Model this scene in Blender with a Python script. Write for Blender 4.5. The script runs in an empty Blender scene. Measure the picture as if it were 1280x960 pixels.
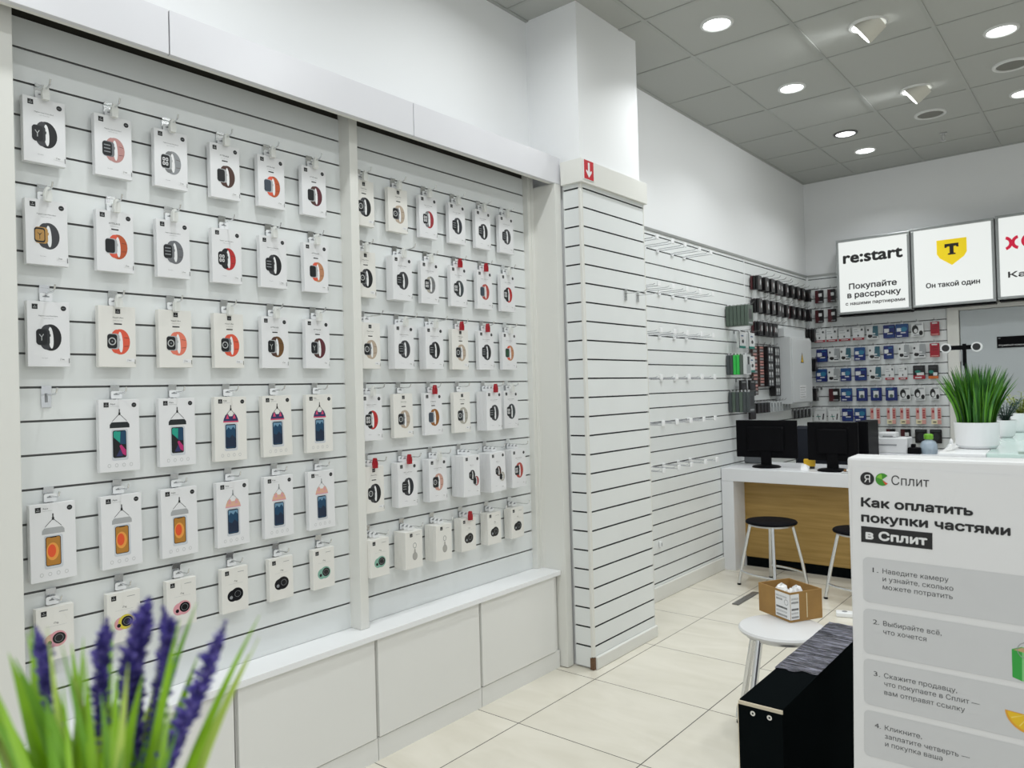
import bpy, math, random
from mathutils import Vector, Matrix
from mathutils.geometry import delaunay_2d_cdt
from math import sin, cos, pi, radians as RAD

random.seed(7)
SC = bpy.context.scene
COL = SC.collection

# ------------------------------------------------------------------ camera
CAMH = 1.466
RT = Vector((0.7710, 0.6362, -0.0275)); UPV = Vector((0.0270, 0.0105, 0.9996)); FW = Vector((-0.6368, 0.7710, 0.0090))
cam_d = bpy.data.cameras.new('camera'); cam = bpy.data.objects.new('camera', cam_d); COL.objects.link(cam)
cam.matrix_world = Matrix(((RT.x, UPV.x, -FW.x, 0), (RT.y, UPV.y, -FW.y, 0), (RT.z, UPV.z, -FW.z, CAMH), (0, 0, 0, 1)))
cam_d.sensor_width = 36; cam_d.lens = 931.74 / 1280 * 36; cam_d.clip_start = 0.02; cam_d.clip_end = 60
cam_d.dof.use_dof = True; cam_d.dof.focus_distance = 2.5; cam_d.dof.aperture_fstop = 7.6
SC.camera = cam
# ------------------------------------------------------------------ view + world
SC.view_settings.view_transform = 'Standard'; SC.view_settings.look = 'None'
SC.view_settings.gamma = 1.0; SC.view_settings.use_curve_mapping = False
SC.view_settings.exposure = 0.06
W = bpy.data.worlds.new('world'); SC.world = W; W.use_nodes = True
W.node_tree.nodes['Background'].inputs[0].default_value = (0.93, 0.97, 1.0, 1); W.node_tree.nodes['Background'].inputs[1].default_value = 0.80
SC.cycles.use_denoising = True
SC.cycles.max_bounces = 8; SC.cycles.diffuse_bounces = 5; SC.cycles.glossy_bounces = 3; SC.cycles.transmission_bounces = 4
SC.cycles.sample_clamp_indirect = 6
LAMP_W = 8.4        # each ceiling downlight
SPOT_W = 2.5
LAMP_COL = (0.96, 0.99, 1.0)

# ------------------------------------------------------------------ materials
MATS = {}
def mat(name, col, rough=0.5, metal=0.0, emit=0.0, bump=0.0, bscale=60.0, var=0.0, spec=0.5, coat=0.0, alpha=1.0, trans=0.0):
    if name in MATS: return MATS[name]
    m = bpy.data.materials.new(name); m.use_nodes = True
    nt = m.node_tree; b = nt.nodes['Principled BSDF']
    c = tuple(col) + (1,)
    b.inputs['Base Color'].default_value = c
    b.inputs['Roughness'].default_value = rough; b.inputs['Metallic'].default_value = metal
    b.inputs['Specular IOR Level'].default_value = spec
    if coat: b.inputs['Coat Weight'].default_value = coat; b.inputs['Coat Roughness'].default_value = 0.08
    if trans: b.inputs['Transmission Weight'].default_value = trans
    if alpha < 1: b.inputs['Alpha'].default_value = alpha
    if emit: b.inputs['Emission Color'].default_value = c; b.inputs['Emission Strength'].default_value = emit
    if bump or var:
        tc = nt.nodes.new('ShaderNodeTexCoord'); nz = nt.nodes.new('ShaderNodeTexNoise')
        nz.inputs['Scale'].default_value = bscale; nz.inputs['Detail'].default_value = 3
        nt.links.new(tc.outputs['Object'], nz.inputs['Vector'])
        if bump:
            bp = nt.nodes.new('ShaderNodeBump'); bp.inputs['Strength'].default_value = bump; bp.inputs['Distance'].default_value = 0.004
            nt.links.new(nz.outputs['Fac'], bp.inputs['Height']); nt.links.new(bp.outputs['Normal'], b.inputs['Normal'])
        if var:
            r = nt.nodes.new('ShaderNodeValToRGB')
            r.color_ramp.elements[0].position = 0.3; r.color_ramp.elements[1].position = 0.7
            r.color_ramp.elements[0].color = tuple(x * (1 - var) for x in col) + (1,)
            r.color_ramp.elements[1].color = tuple(min(1, x * (1 + var * .5)) for x in col) + (1,)
            nt.links.new(nz.outputs['Fac'], r.inputs['Fac']); nt.links.new(r.outputs['Color'], b.inputs['Base Color'])
    MATS[name] = m
    return m
def C(name, hexs, rough=0.45):
    """A flat printed / painted colour given as sRGB hex."""
    h = hexs.lstrip('#'); v = [int(h[i:i + 2], 16) / 255 for i in (0, 2, 4)]
    return mat(name, [x / 12.92 if x <= .04045 else ((x + .055) / 1.055) ** 2.4 for x in v], rough)

WALL = mat('wall_paint', (0.81, 0.82, 0.825), 0.6, bump=0.03, bscale=250)
SLAT = mat('slat_melamine', (0.765, 0.79, 0.785), 0.35, var=0.02, bscale=3)
GROOVE_D = mat('slat_groove_dark', (0.018, 0.02, 0.022), 0.6)
GROOVE_G = mat('slat_groove_grey', (0.22, 0.225, 0.22), 0.5)
FASCIA = mat('fascia_board', (0.70, 0.70, 0.73), 0.3, var=0.02, bscale=4)
CREAM = mat('cream_melamine', (0.74, 0.74, 0.70), 0.4)
CABW = mat('cabinet_door_white', (0.79, 0.79, 0.765), 0.35, var=0.015, bscale=2)
TOPW = mat('worktop_white', (0.86, 0.87, 0.88), 0.25)
WHITE = mat('white_plastic', (0.82, 0.83, 0.84), 0.35)
CARD = mat('white_carton', (0.77, 0.775, 0.785), 0.32)
CARDC = mat('cream_carton', (0.775, 0.765, 0.725), 0.32)
CHROME = mat('chrome', (0.72, 0.73, 0.74), 0.18, 1.0)
STEEL = mat('brushed_steel', (0.55, 0.55, 0.55), 0.32, 1.0, bump=0.05, bscale=90)
BLACKP = mat('black_plastic', (0.006, 0.006, 0.007), 0.35, spec=.03)
BLACKM = mat('black_laminate', (0.0045, 0.006, 0.0065), 0.5, spec=0.0)
INK = mat('black_ink', (0.012, 0.012, 0.013), 0.4)
GREY = C('grey_ink', '8a8d90'); PALE = C('pale_grey_ink', 'd3d5d6'); LG = C('light_grey_ink', 'b9bbbb')
RED = C('lock_red', 'a01020', 0.3); SIGNRED = C('sign_red', 'c01524', 0.4)
PW = mat('print_white', (0.80, 0.805, 0.81), 0.3)
GLOW = mat('lamp_glow', (0.97, 0.99, 1.0), 0.5, emit=6.0)
SIGNLIT = mat('lit_sign_face', (0.93, 0.97, 0.94), 0.4, emit=0.78); SIGNLIT.node_tree.nodes['Principled BSDF'].inputs['Base Color'].default_value = (.12, .12, .12, 1)

def floor_mat():
    m = bpy.data.materials.new('floor_tiles'); m.use_nodes = True; nt = m.node_tree; N = nt.nodes; L = nt.links; b = N['Principled BSDF']
    g = N.new('ShaderNodeNewGeometry'); sx = N.new('ShaderNodeSeparateXYZ'); L.new(g.outputs['Position'], sx.inputs[0])
    def M(op, a, b_=None, c=None):
        n = N.new('ShaderNodeMath'); n.operation = op
        for i, v in enumerate((a, b_, c)):
            if v is None: continue
            if isinstance(v, (int, float)): n.inputs[i].default_value = v
            else: L.new(v, n.inputs[i])
        return n.outputs[0]
    P = 0.612
    def line(s, off):
        t = M('DIVIDE', M('SUBTRACT', s, off), P); f = M('FRACT', t)
        return M('LESS_THAN', M('MINIMUM', f, M('SUBTRACT', 1.0, f)), 0.0034), M('FLOOR', t)
    lx, ix = line(sx.outputs['X'], -2.11); ly, iy = line(sx.outputs['Y'], 3.15)
    grout = M('MAXIMUM', lx, ly)
    cb = N.new('ShaderNodeCombineXYZ'); L.new(ix, cb.inputs[0]); L.new(iy, cb.inputs[1])
    wn = N.new('ShaderNodeTexWhiteNoise'); wn.noise_dimensions = '2D'; L.new(cb.outputs[0], wn.inputs['Vector'])
    ns = N.new('ShaderNodeTexNoise'); ns.inputs['Scale'].default_value = 2.2; ns.inputs['Detail'].default_value = 6; ns.inputs['Distortion'].default_value = 1.2
    vm = N.new('ShaderNodeVectorMath'); vm.operation = 'MULTIPLY_ADD'; L.new(g.outputs['Position'], vm.inputs[0]); vm.inputs[1].default_value = (1.0, 2.6, 1); L.new(wn.outputs['Color'], vm.inputs[2])
    L.new(vm.outputs[0], ns.inputs['Vector'])
    r = N.new('ShaderNodeValToRGB'); r.color_ramp.elements[0].position = .3; r.color_ramp.elements[1].position = .7
    r.color_ramp.elements[0].color = (0.665, 0.63, 0.535, 1); r.color_ramp.elements[1].color = (0.74, 0.705, 0.615, 1)
    L.new(ns.outputs['Fac'], r.inputs['Fac'])
    mx = N.new('ShaderNodeMix'); mx.data_type = 'RGBA'; L.new(grout, mx.inputs['Factor']); L.new(r.outputs['Color'], mx.inputs['A']); mx.inputs['B'].default_value = (0.03, 0.028, 0.025, 1)
    L.new(mx.outputs['Result'], b.inputs['Base Color'])
    rr = M('MULTIPLY_ADD', grout, 0.5, 0.16); L.new(rr, b.inputs['Roughness'])
    return m
def wood_mat():
    m = bpy.data.materials.new('oak_veneer'); m.use_nodes = True; nt = m.node_tree; N = nt.nodes; L = nt.links; b = N['Principled BSDF']
    tc = N.new('ShaderNodeTexCoord'); mp = N.new('ShaderNodeMapping'); mp.inputs['Scale'].default_value = (1.2, 1, 22)
    L.new(tc.outputs['Object'], mp.inputs['Vector'])
    ns = N.new('ShaderNodeTexNoise'); ns.inputs['Scale'].default_value = 2.5; ns.inputs['Detail'].default_value = 5; L.new(mp.outputs[0], ns.inputs['Vector'])
    r = N.new('ShaderNodeValToRGB'); r.color_ramp.elements[0].position = .3; r.color_ramp.elements[1].position = .72
    r.color_ramp.elements[0].color = (0.31, 0.19, 0.048, 1); r.color_ramp.elements[1].color = (0.43, 0.275, 0.082, 1)
    L.new(ns.outputs['Fac'], r.inputs['Fac']); L.new(r.outputs['Color'], b.inputs['Base Color']); b.inputs['Roughness'].default_value = .45
    return m
def film_mat():
    m = bpy.data.materials.new('stretch_film_wrap'); m.use_nodes = True; nt = m.node_tree; N = nt.nodes; L = nt.links; b = N['Principled BSDF']
    tc = N.new('ShaderNodeTexCoord'); mp = N.new('ShaderNodeMapping'); mp.inputs['Scale'].default_value = (6, 60, 6)
    L.new(tc.outputs['Object'], mp.inputs['Vector'])
    ns = N.new('ShaderNodeTexNoise'); ns.inputs['Scale'].default_value = 2.0; ns.inputs['Detail'].default_value = 5; ns.inputs['Distortion'].default_value = .8; L.new(mp.outputs[0], ns.inputs['Vector'])
    bp = N.new('ShaderNodeBump'); bp.inputs['Strength'].default_value = .9; bp.inputs['Distance'].default_value = .01; L.new(ns.outputs['Fac'], bp.inputs['Height']); L.new(bp.outputs[0], b.inputs['Normal'])
    r = N.new('ShaderNodeValToRGB'); r.color_ramp.elements[0].position = .45; r.color_ramp.elements[1].position = .72
    r.color_ramp.elements[0].color = (0.022, 0.022, 0.034, 1); r.color_ramp.elements[1].color = (0.30, 0.30, 0.37, 1)  # pale violet end paints the film's shine streaks into its colour
    L.new(ns.outputs['Fac'], r.inputs['Fac']); L.new(r.outputs['Color'], b.inputs['Base Color'])
    b.inputs['Roughness'].default_value = .16
    return m
FLOOR = floor_mat(); OAK = wood_mat(); FILM = film_mat()

# ------------------------------------------------------------------ text glyphs (built-in font, Latin + Cyrillic)
_G = {}
def glyphs(s):
    """Verts, triangles and extent of a line of writing; every outline is filled on its own, since letters may be drawn from overlapping strokes."""
    if s in _G: return _G[s]
    c = bpy.data.curves.new('glyph', 'FONT'); c.body = s; c.resolution_u = 3; c.fill_mode = 'NONE'
    o = bpy.data.objects.new('glyph', c); COL.objects.link(o); bpy.context.view_layer.update()
    me = bpy.data.meshes.new_from_object(o.evaluated_get(bpy.context.evaluated_depsgraph_get()))
    P = [(p.co.x, p.co.y) for p in me.vertices]; nb = {}
    for e in me.edges:
        i, j = e.vertices; nb.setdefault(i, []).append(j); nb.setdefault(j, []).append(i)
    done = set(); loops = []
    for i0 in range(len(P)):
        if i0 in done or i0 not in nb: continue
        lp = [i0]; done.add(i0); cur = min(nb[i0], key=lambda q: abs(q - i0))
        while cur not in done:
            lp.append(cur); done.add(cur)
            nx = [q for q in nb[cur] if q not in done]
            if not nx: break
            cur = nx[0]
        pts = []
        for k in lp:
            if not pts or (P[k][0] - pts[-1][0]) ** 2 + (P[k][1] - pts[-1][1]) ** 2 > 1e-10: pts.append(P[k])
        if len(pts) > 2: loops.append(pts)
    V0 = []; E0 = []
    for L in loops:
        b0 = len(V0); V0 += [Vector(p) for p in L]; E0 += [(b0 + i, b0 + (i + 1) % len(L)) for i in range(len(L))]
    cv, _e, cf, *_r = delaunay_2d_cdt(V0, E0, [], 0, 1e-5)
    def winding(p):
        w = 0
        for L in loops:
            for i in range(len(L)):
                (x1, y1), (x2, y2) = L[i - 1], L[i]
                if (y1 > p[1]) != (y2 > p[1]) and p[0] < (x2 - x1) * (p[1] - y1) / (y2 - y1) + x1: w += 1 if y2 > y1 else -1
        return w
    V = [(p[0], p[1]) for p in cv]; F = []
    for t in cf:
        if winding((sum(V[k][0] for k in t) / len(t), sum(V[k][1] for k in t) / len(t))):
            ar = sum(V[t[i]][0] * V[t[(i + 1) % len(t)]][1] - V[t[(i + 1) % len(t)]][0] * V[t[i]][1] for i in range(len(t)))
            F.append(tuple(t) if ar > 0 else tuple(t)[::-1])
    bpy.data.objects.remove(o); bpy.data.curves.remove(c); bpy.data.meshes.remove(me)
    _G[s] = (V, F, min(p[0] for p in V), max(p[0] for p in V))
    return _G[s]

# ------------------------------------------------------------------ mesh builder
def rrect(cx, cz, w, h, r, n=4):
    out = []
    for (sx, sz, a0) in ((1, 1, 0), (-1, 1, 90), (-1, -1, 180), (1, -1, 270)):
        for i in range(n + 1):
            a = RAD(a0 + 90 * i / n); out.append((cx + sx * (w / 2 - r) + r * cos(a), cz + sz * (h / 2 - r) + r * sin(a)))
    return out
def ell(cx, cz, rx, rz, n=22, a0=0, a1=360, rot=0):
    out = []
    full = abs(a1 - a0) >= 360
    for i in range(n if full else n + 1):
        a = RAD(a0 + (a1 - a0) * i / n); x, z = rx * cos(a), rz * sin(a)
        c, s = cos(RAD(rot)), sin(RAD(rot)); out.append((cx + x * c - z * s, cz + x * s + z * c))
    return out
class MB:
    """Collects shapes; build() links them as one mesh object. Printed faces look towards -Y."""
    def __init__(s): s.v = []; s.f = []; s.mi = []; s.mats = []; s.sm = []
    def m(s, mt):
        if mt not in s.mats: s.mats.append(mt)
        return s.mats.index(mt)
    def add(s, vs, fs, mt, smooth=False):
        b = len(s.v); s.v += [tuple(p) for p in vs]; i = s.m(mt)
        for f in fs: s.f.append(tuple(b + k for k in f)); s.mi.append(i); s.sm.append(smooth)
    def box(s, x0, x1, y0, y1, z0, z1, mt, c=0.0):
        if c <= 0:
            vs = [(x, y, z) for z in (z0, z1) for y in (y0, y1) for x in (x0, x1)]
            s.add(vs, [(0, 2, 3, 1), (4, 5, 7, 6), (0, 1, 5, 4), (2, 6, 7, 3), (0, 4, 6, 2), (1, 3, 7, 5)], mt)
        else:   # box with softened edges, as three nested slabs per corner
            xs, ys, zs = (x0, x0 + c, x1 - c, x1), (y0, y0 + c, y1 - c, y1), (z0, z0 + c, z1 - c, z1)
            idx = {}; vs = []
            def vid(i, j, k):
                t = (i, j, k)
                if t not in idx: idx[t] = len(vs); vs.append((xs[i], ys[j], zs[k]))
                return idx[t]
            F = []
            F += [(vid(1, 1, 0), vid(1, 2, 0), vid(2, 2, 0), vid(2, 1, 0)), (vid(1, 1, 3), vid(2, 1, 3), vid(2, 2, 3), vid(1, 2, 3))]
            F += [(vid(1, 0, 1), vid(2, 0, 1), vid(2, 0, 2), vid(1, 0, 2)), (vid(1, 3, 1), vid(1, 3, 2), vid(2, 3, 2), vid(2, 3, 1))]
            F += [(vid(0, 1, 1), vid(0, 1, 2), vid(0, 2, 2), vid(0, 2, 1)), (vid(3, 1, 1), vid(3, 2, 1), vid(3, 2, 2), vid(3, 1, 2))]
            F += [(vid(1, 1, 0), vid(2, 1, 0), vid(2, 0, 1), vid(1, 0, 1)), (vid(1, 2, 0), vid(1, 3, 1), vid(2, 3, 1), vid(2, 2, 0)),
                  (vid(1, 1, 3), vid(1, 0, 2), vid(2, 0, 2), vid(2, 1, 3)), (vid(1, 2, 3), vid(2, 2, 3), vid(2, 3, 2), vid(1, 3, 2)),
                  (vid(1, 1, 0), vid(0, 1, 1), vid(0, 2, 1), vid(1, 2, 0)), (vid(2, 1, 0), vid(2, 2, 0), vid(3, 2, 1), vid(3, 1, 1)),
                  (vid(1, 1, 3), vid(1, 2, 3), vid(0, 2, 2), vid(0, 1, 2)), (vid(2, 1, 3), vid(3, 1, 2), vid(3, 2, 2), vid(2, 2, 3)),
                  (vid(1, 0, 1), vid(1, 0, 2), vid(0, 1, 2), vid(0, 1, 1)), (vid(2, 0, 1), vid(3, 1, 1), vid(3, 1, 2), vid(2, 0, 2)),
                  (vid(1, 3, 1), vid(0, 2, 1), vid(0, 2, 2), vid(1, 3, 2)), (vid(2, 3, 1), vid(2, 3, 2), vid(3, 2, 2), vid(3, 2, 1))]
            for i, a in ((0, 1), (3, 2)):
                for j, b_ in ((0, 1), (3, 2)):
                    for k, d in ((0, 1), (3, 2)):
                        t = (vid(a, b_, k), vid(i, b_, d), vid(a, j, d))
                        F.append(t)
            s.add(vs, F, mt)
        return s
    def poly(s, pts, y, mt):
        s.add([(x, y, z) for x, z in pts], [tuple(range(len(pts)))], mt); return s
    def ring(s, o, i, y, mt):
        n = len(o); s.add([(x, y, z) for x, z in o + i], [(k, (k + 1) % n, n + (k + 1) % n, n + k) for k in range(n)], mt); return s
    def prism(s, pts, y0, y1, mt):
        """A traced front outline with depth from y0 (front) to y1."""
        n = len(pts)
        s.add([(x, y0, z) for x, z in pts] + [(x, y1, z) for x, z in pts],
              [tuple(range(n)), tuple(range(2 * n - 1, n - 1, -1))] + [(k, n + k, n + (k + 1) % n, (k + 1) % n) for k in range(n)], mt); return s
    def rect(s, x0, x1, z0, z1, y, mt): return s.poly([(x0, z0), (x1, z0), (x1, z1), (x0, z1)], y, mt)
    def text(s, t, x, z, cap, y, mt, align='l', bold=0.0, width=None):
        v, f, a, b = glyphs(t); d = bold * cap * 1.35; k = (cap - 2 * d) / 0.729; kx = (width - 2 * d) / (b - a) if width else k
        w = (b - a) * kx + 2 * d; ox = x - (0 if align == 'l' else w / 2 if align == 'c' else w) + d
        for q in range(9 if bold >= .015 else 1):      # heavier strokes: the same glyphs laid around themselves
            dx, dz = (0, 0) if q == 0 else (d * cos(q * pi / 4), d * sin(q * pi / 4))
            s.add([(ox + dx + (px - a) * kx, y - .00001 * q, z + d + dz + pz * k) for px, pz in v], f, mt)
        return s
    def tube(s, pts, r, mt, n=8, cap=True):
        P = [Vector(p) for p in pts]; rs = r if isinstance(r, (list, tuple)) else [r] * len(P)
        vs = []; fs = []; ref = None
        for i, p in enumerate(P):
            t = ((P[i + 1] - p) if i == 0 else (p - P[i - 1]) if i == len(P) - 1 else (P[i + 1] - P[i - 1])).normalized()
            if ref is None: ref = Vector((0, 0, 1)) if abs(t.z) < .9 else Vector((1, 0, 0))
            u = t.cross(ref)
            if u.length < 1e-6: u = t.orthogonal()
            u.normalize(); w = u.cross(t); ref = w if abs(t.dot(w)) < .9 else ref
            for k in range(n):
                a = 2 * pi * k / n; vs.append(p + (u * cos(a) + w * sin(a)) * rs[i])
        for i in range(len(P) - 1):
            for k in range(n):
                fs.append((i * n + k, (i + 1) * n + k, (i + 1) * n + (k + 1) % n, i * n + (k + 1) % n))
        if cap: fs += [tuple(range(n)), tuple(range((len(P) - 1) * n + n - 1, (len(P) - 1) * n - 1, -1))]
        s.add(vs, fs, mt, True); return s
    def lathe(s, prof, mt, n=32, cx=0, cy=0):
        vs = []; fs = []
        for r, z in prof:
            for k in range(n): a = 2 * pi * k / n; vs.append((cx + r * cos(a), cy + r * sin(a), z))
        for i in range(len(prof) - 1):
            for k in range(n): fs.append((i * n + k, i * n + (k + 1) % n, (i + 1) * n + (k + 1) % n, (i + 1) * n + k))
        s.add(vs, fs, mt, True); return s
    def ribbon(s, pts, ws, side, mt, fold=0.25):
        """A leaf blade: centre line PTS, half widths WS, with a folded midrib."""
        vs = []; fs = []
        for i, (p, w) in enumerate(zip(pts, ws)):
            p = Vector(p); t = (Vector(pts[min(i + 1, len(pts) - 1)]) - Vector(pts[max(i - 1, 0)])).normalized()
            u = t.cross(side); u = u.normalized() if u.length > 1e-6 else Vector((1, 0, 0)); nrm = u.cross(t)
            vs += [p - u * w, p + nrm * w * fold, p + u * w]
        for i in range(len(pts) - 1):
            a = i * 3; fs += [(a, a + 1, a + 4, a + 3), (a + 1, a + 2, a + 5, a + 4)]
        s.add(vs, fs, mt, True); return s
    def mesh(s, name):
        me = bpy.data.meshes.new(name); me.from_pydata(s.v, [], s.f)
        for q in s.mats: me.materials.append(q)
        me.polygons.foreach_set('material_index', s.mi); me.polygons.foreach_set('use_smooth', s.sm); me.update()
        if any(s.sm): me.set_sharp_from_angle(angle=RAD(40))
        return me
    def build(s, name, parent=None, loc=(0, 0, 0), rz=0.0, bevel=0.0):
        return put(s.mesh(name), name, parent, loc, rz, bevel)
def put(me, name, parent=None, loc=(0, 0, 0), rz=0.0, bevel=0.0):
    o = bpy.data.objects.new(name, me); COL.objects.link(o); o.parent = parent; o.location = loc; o.rotation_euler = (0, 0, rz)
    if bevel:
        b = o.modifiers.new('edge', 'BEVEL'); b.width = bevel; b.segments = 2; b.limit_method = 'ANGLE'
    return o
def tag(o, label, cat, group=None):
    o['label'] = label; o['category'] = cat
    if group: o['group'] = group
    return o
def thing(name, label, cat, loc=(0, 0, 0), rz=0.0, group=None):
    o = bpy.data.objects.new(name, None); COL.objects.link(o); o.location = loc; o.rotation_euler = (0, 0, rz); o.empty_display_size = .05
    return tag(o, label, cat, group)
def struct(mb, name, bevel=0.0, **k):
    o = mb.build(name, bevel=bevel, **k); o['kind'] = 'structure'; return o
def copy_thing(root, loc=None, label=None, rz=None):
    """A copy of a thing with copies of its parts and sub-parts (sharing mesh data)."""
    r = root.copy(); COL.objects.link(r)
    if loc is not None: r.location = loc
    if rz is not None: r.rotation_euler = (0, 0, rz)
    if label: r['label'] = label
    for ch in list(root.children):
        c = ch.copy(); COL.objects.link(c); c.parent = r
        for g in list(ch.children):
            d = g.copy(); COL.objects.link(d); d.parent = c
    return r
Q = pi / 2   # a thing turned by Q faces +X (it hangs on the long wall)
ORD = ['first', 'second', 'third', 'fourth', 'fifth', 'sixth', 'seventh', 'eighth', 'ninth', 'tenth', 'eleventh', 'twelfth']

# ================================================================== SETTING
XD, XC, XR, YB, CEIL = -2.485, -2.178, -2.520, 7.87, 3.521
struct(MB().box(-2.7, 4.2, -4.2, 8.05, -0.05, 0, FLOOR), 'floor')
struct(MB().box(-2.7, -2.535, -4.2, 7.9, 0, CEIL, WALL), 'wall_left')
struct(MB().box(-2.7, 4.2, YB + .028, 8.05, 0, CEIL, WALL), 'wall_back')
struct(MB().box(4.0, 4.2, 3.2, 8.05, 0, CEIL, WALL), 'wall_right')
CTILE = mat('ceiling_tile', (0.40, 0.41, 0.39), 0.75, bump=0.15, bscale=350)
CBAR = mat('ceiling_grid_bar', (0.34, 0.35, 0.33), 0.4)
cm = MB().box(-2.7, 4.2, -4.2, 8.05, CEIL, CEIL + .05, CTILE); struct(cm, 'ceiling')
gb = MB()
for i in range(-1, 11): gb.box(-2.035 + .61 * i - .011, -2.035 + .61 * i + .011, -4.0, YB, CEIL - .005, CEIL, CBAR)
for i in range(-13, 7): gb.box(-2.535, 4.0, 3.715 + .613 * i - .010, 3.715 + .613 * i + .010, CEIL - .0045, CEIL, CBAR)
gb.box(-2.535, -2.515, -4, YB, CEIL - .006, CEIL, CBAR); gb.box(-2.535, 4.0, YB, YB + .03, CEIL - .006, CEIL, CBAR)
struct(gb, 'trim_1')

def slat_panel(name, label, length, loc, rz, z0, z1, grooves, gm, gh=.008, th=.0135, x0=0.0):
    """White slatwall board with horizontal T grooves; front at local y = 0."""
    mb = MB(); b = XL = length; gd = .009
    zs = sorted(g for g in grooves if z0 < g - gh / 2 and g + gh / 2 < z1); z = z0
    def fr(za, zb): mb.add([(0, 0, za), (XL, 0, za), (XL, 0, zb), (0, 0, zb)], [(0, 1, 2, 3)], SLAT)
    for g in zs:
        a, c = g - gh / 2, g + gh / 2; fr(z, a)
        mb.add([(0, 0, a), (XL, 0, a), (XL, gd, a), (0, gd, a), (0, 0, c), (XL, 0, c), (XL, gd, c), (0, gd, c)],
               [(0, 3, 2, 1), (3, 7, 6, 2), (4, 5, 6, 7)], gm)
        z = c
    fr(z, z1)
    mb.add([(0, gd, z0), (XL, gd, z0), (XL, th, z0), (0, th, z0), (0, gd, z1), (XL, gd, z1), (XL, th, z1), (0, th, z1)],
           [(0, 3, 2, 1), (4, 5, 6, 7), (3, 7, 6, 2), (0, 4, 7, 3), (1, 2, 6, 5)], SLAT)
    mb.add([(0, 0, z0), (XL, 0, z0), (XL, gd, z0), (0, gd, z0), (0, 0, z1), (XL, 0, z1), (XL, gd, z1), (0, gd, z1)], [(0, 3, 2, 1), (4, 5, 6, 7)], SLAT)
    o = mb.build(name, loc=loc, rz=rz)
    tag(o, label, 'slatwall panel', 'white slatwall panels'); return o
GA = [2.514 - .1 * i for i in range(20)]
GB = [2.520 - .1 * i for i in range(25)]
slat_panel('slatwall_panel', 'white slatwall panel carrying boxed straps and pouches, behind the lavender', 1.19, (XD, .74, 0), Q, .512, 2.604, GA, GROOVE_G, .0065)
slat_panel('slatwall_panel', 'white slatwall panel of boxed watch straps ending beside the pillar', 1.17, (XD, 1.975, 0), Q, .512, 2.604, GA, GROOVE_G, .0065)
slat_panel('slatwall_panel', 'wide bare white slatwall face on the pillar with two empty hooks', .637, (XC, 3.262, 0), Q, .068, 2.545, GB, GROOVE_D)
slat_panel('slatwall_panel', 'narrow slatwall strip on the pillar side facing the display', .10, (-2.290, 3.246, 0), 0, .012, 2.545, GB, GROOVE_D)
slat_panel('slatwall_panel', 'white slatwall panel of empty white prong hooks beyond the pillar', 2.33, (XR, 3.90, 0), Q, .10, 2.547, GB, GROOVE_D)
slat_panel('slatwall_panel', 'white slatwall panel behind the grey electrical cabinet, hung with dark packs', 1.625, (XR, 6.243, 0), Q, .10, 2.547, GB, GROOVE_D)
slat_panel('slatwall_panel', 'white slatwall panel on the far wall hung with blue and red packs', 1.235, (-2.508, YB, 0), 0, .10, 2.547, GB, GROOVE_D)
# rails and trims over the far panels
ALU = mat('satin_aluminium', (0.42, 0.43, 0.42), 0.4, 0.6)
struct(MB().box(-2.535, -2.512, 3.9, YB, 2.547, 2.566, ALU), 'trim_2'); struct(MB().box(-2.512, -1.27, YB - .008, YB + .03, 2.547, 2.566, ALU), 'trim_3')
struct(MB().box(-2.524, -2.506, YB - .016, YB, .1, 2.55, WHITE), 'trim_4')
struct(MB().box(-2.524, -2.519, 6.229, 6.244, .1, 2.55, WHITE), 'trim_5')
struct(MB().box(-2.535, -2.505, 3.9, YB, 0, .098, CREAM, .004), 'baseboard_left')
struct(MB().box(-2.505, -1.273, YB - .012, YB + .03, 0, .098, CREAM), 'baseboard_back')
# niche: fascia boards, posts, side return
DARKU = mat('recess_shade', (0.03, 0.028, 0.022), 0.7)  # shade above the niche panels, put into near-black boards
for i, (a, b) in enumerate(((-.1, 1.137), (1.141, 2.184), (2.188, 3.243))):
    struct(MB().box(-2.325, -2.305, a, b, 2.558, 2.700, FASCIA).box(-2.53, -2.325, a, b, 2.685, 2.700, FASCIA), 'trim_%d' % (6 + i), bevel=.0012)
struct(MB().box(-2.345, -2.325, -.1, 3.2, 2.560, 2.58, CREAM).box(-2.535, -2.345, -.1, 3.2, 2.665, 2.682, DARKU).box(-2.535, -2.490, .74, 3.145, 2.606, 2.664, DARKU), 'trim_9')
struct(MB().box(-2.53, -2.418, 1.930, 1.972, .512, 2.66, CREAM), 'trim_10', bevel=.002)
struct(MB().box(-2.53, -2.40, .60, .735, .512, 2.66, CREAM), 'trim_11', bevel=.002)
struct(MB().box(-2.53, -2.452, 3.145, 3.170, .512, 2.66, CREAM), 'trim_12', bevel=.002)
struct(MB().box(-2.53, -2.305, 3.192, 3.2445, 0.004, 2.557, CREAM), 'trim_13', bevel=.001)
struct(MB().box(-2.53, -2.45, 3.17, 3.192, .512, 2.66, CREAM), 'trim_14')
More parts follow.
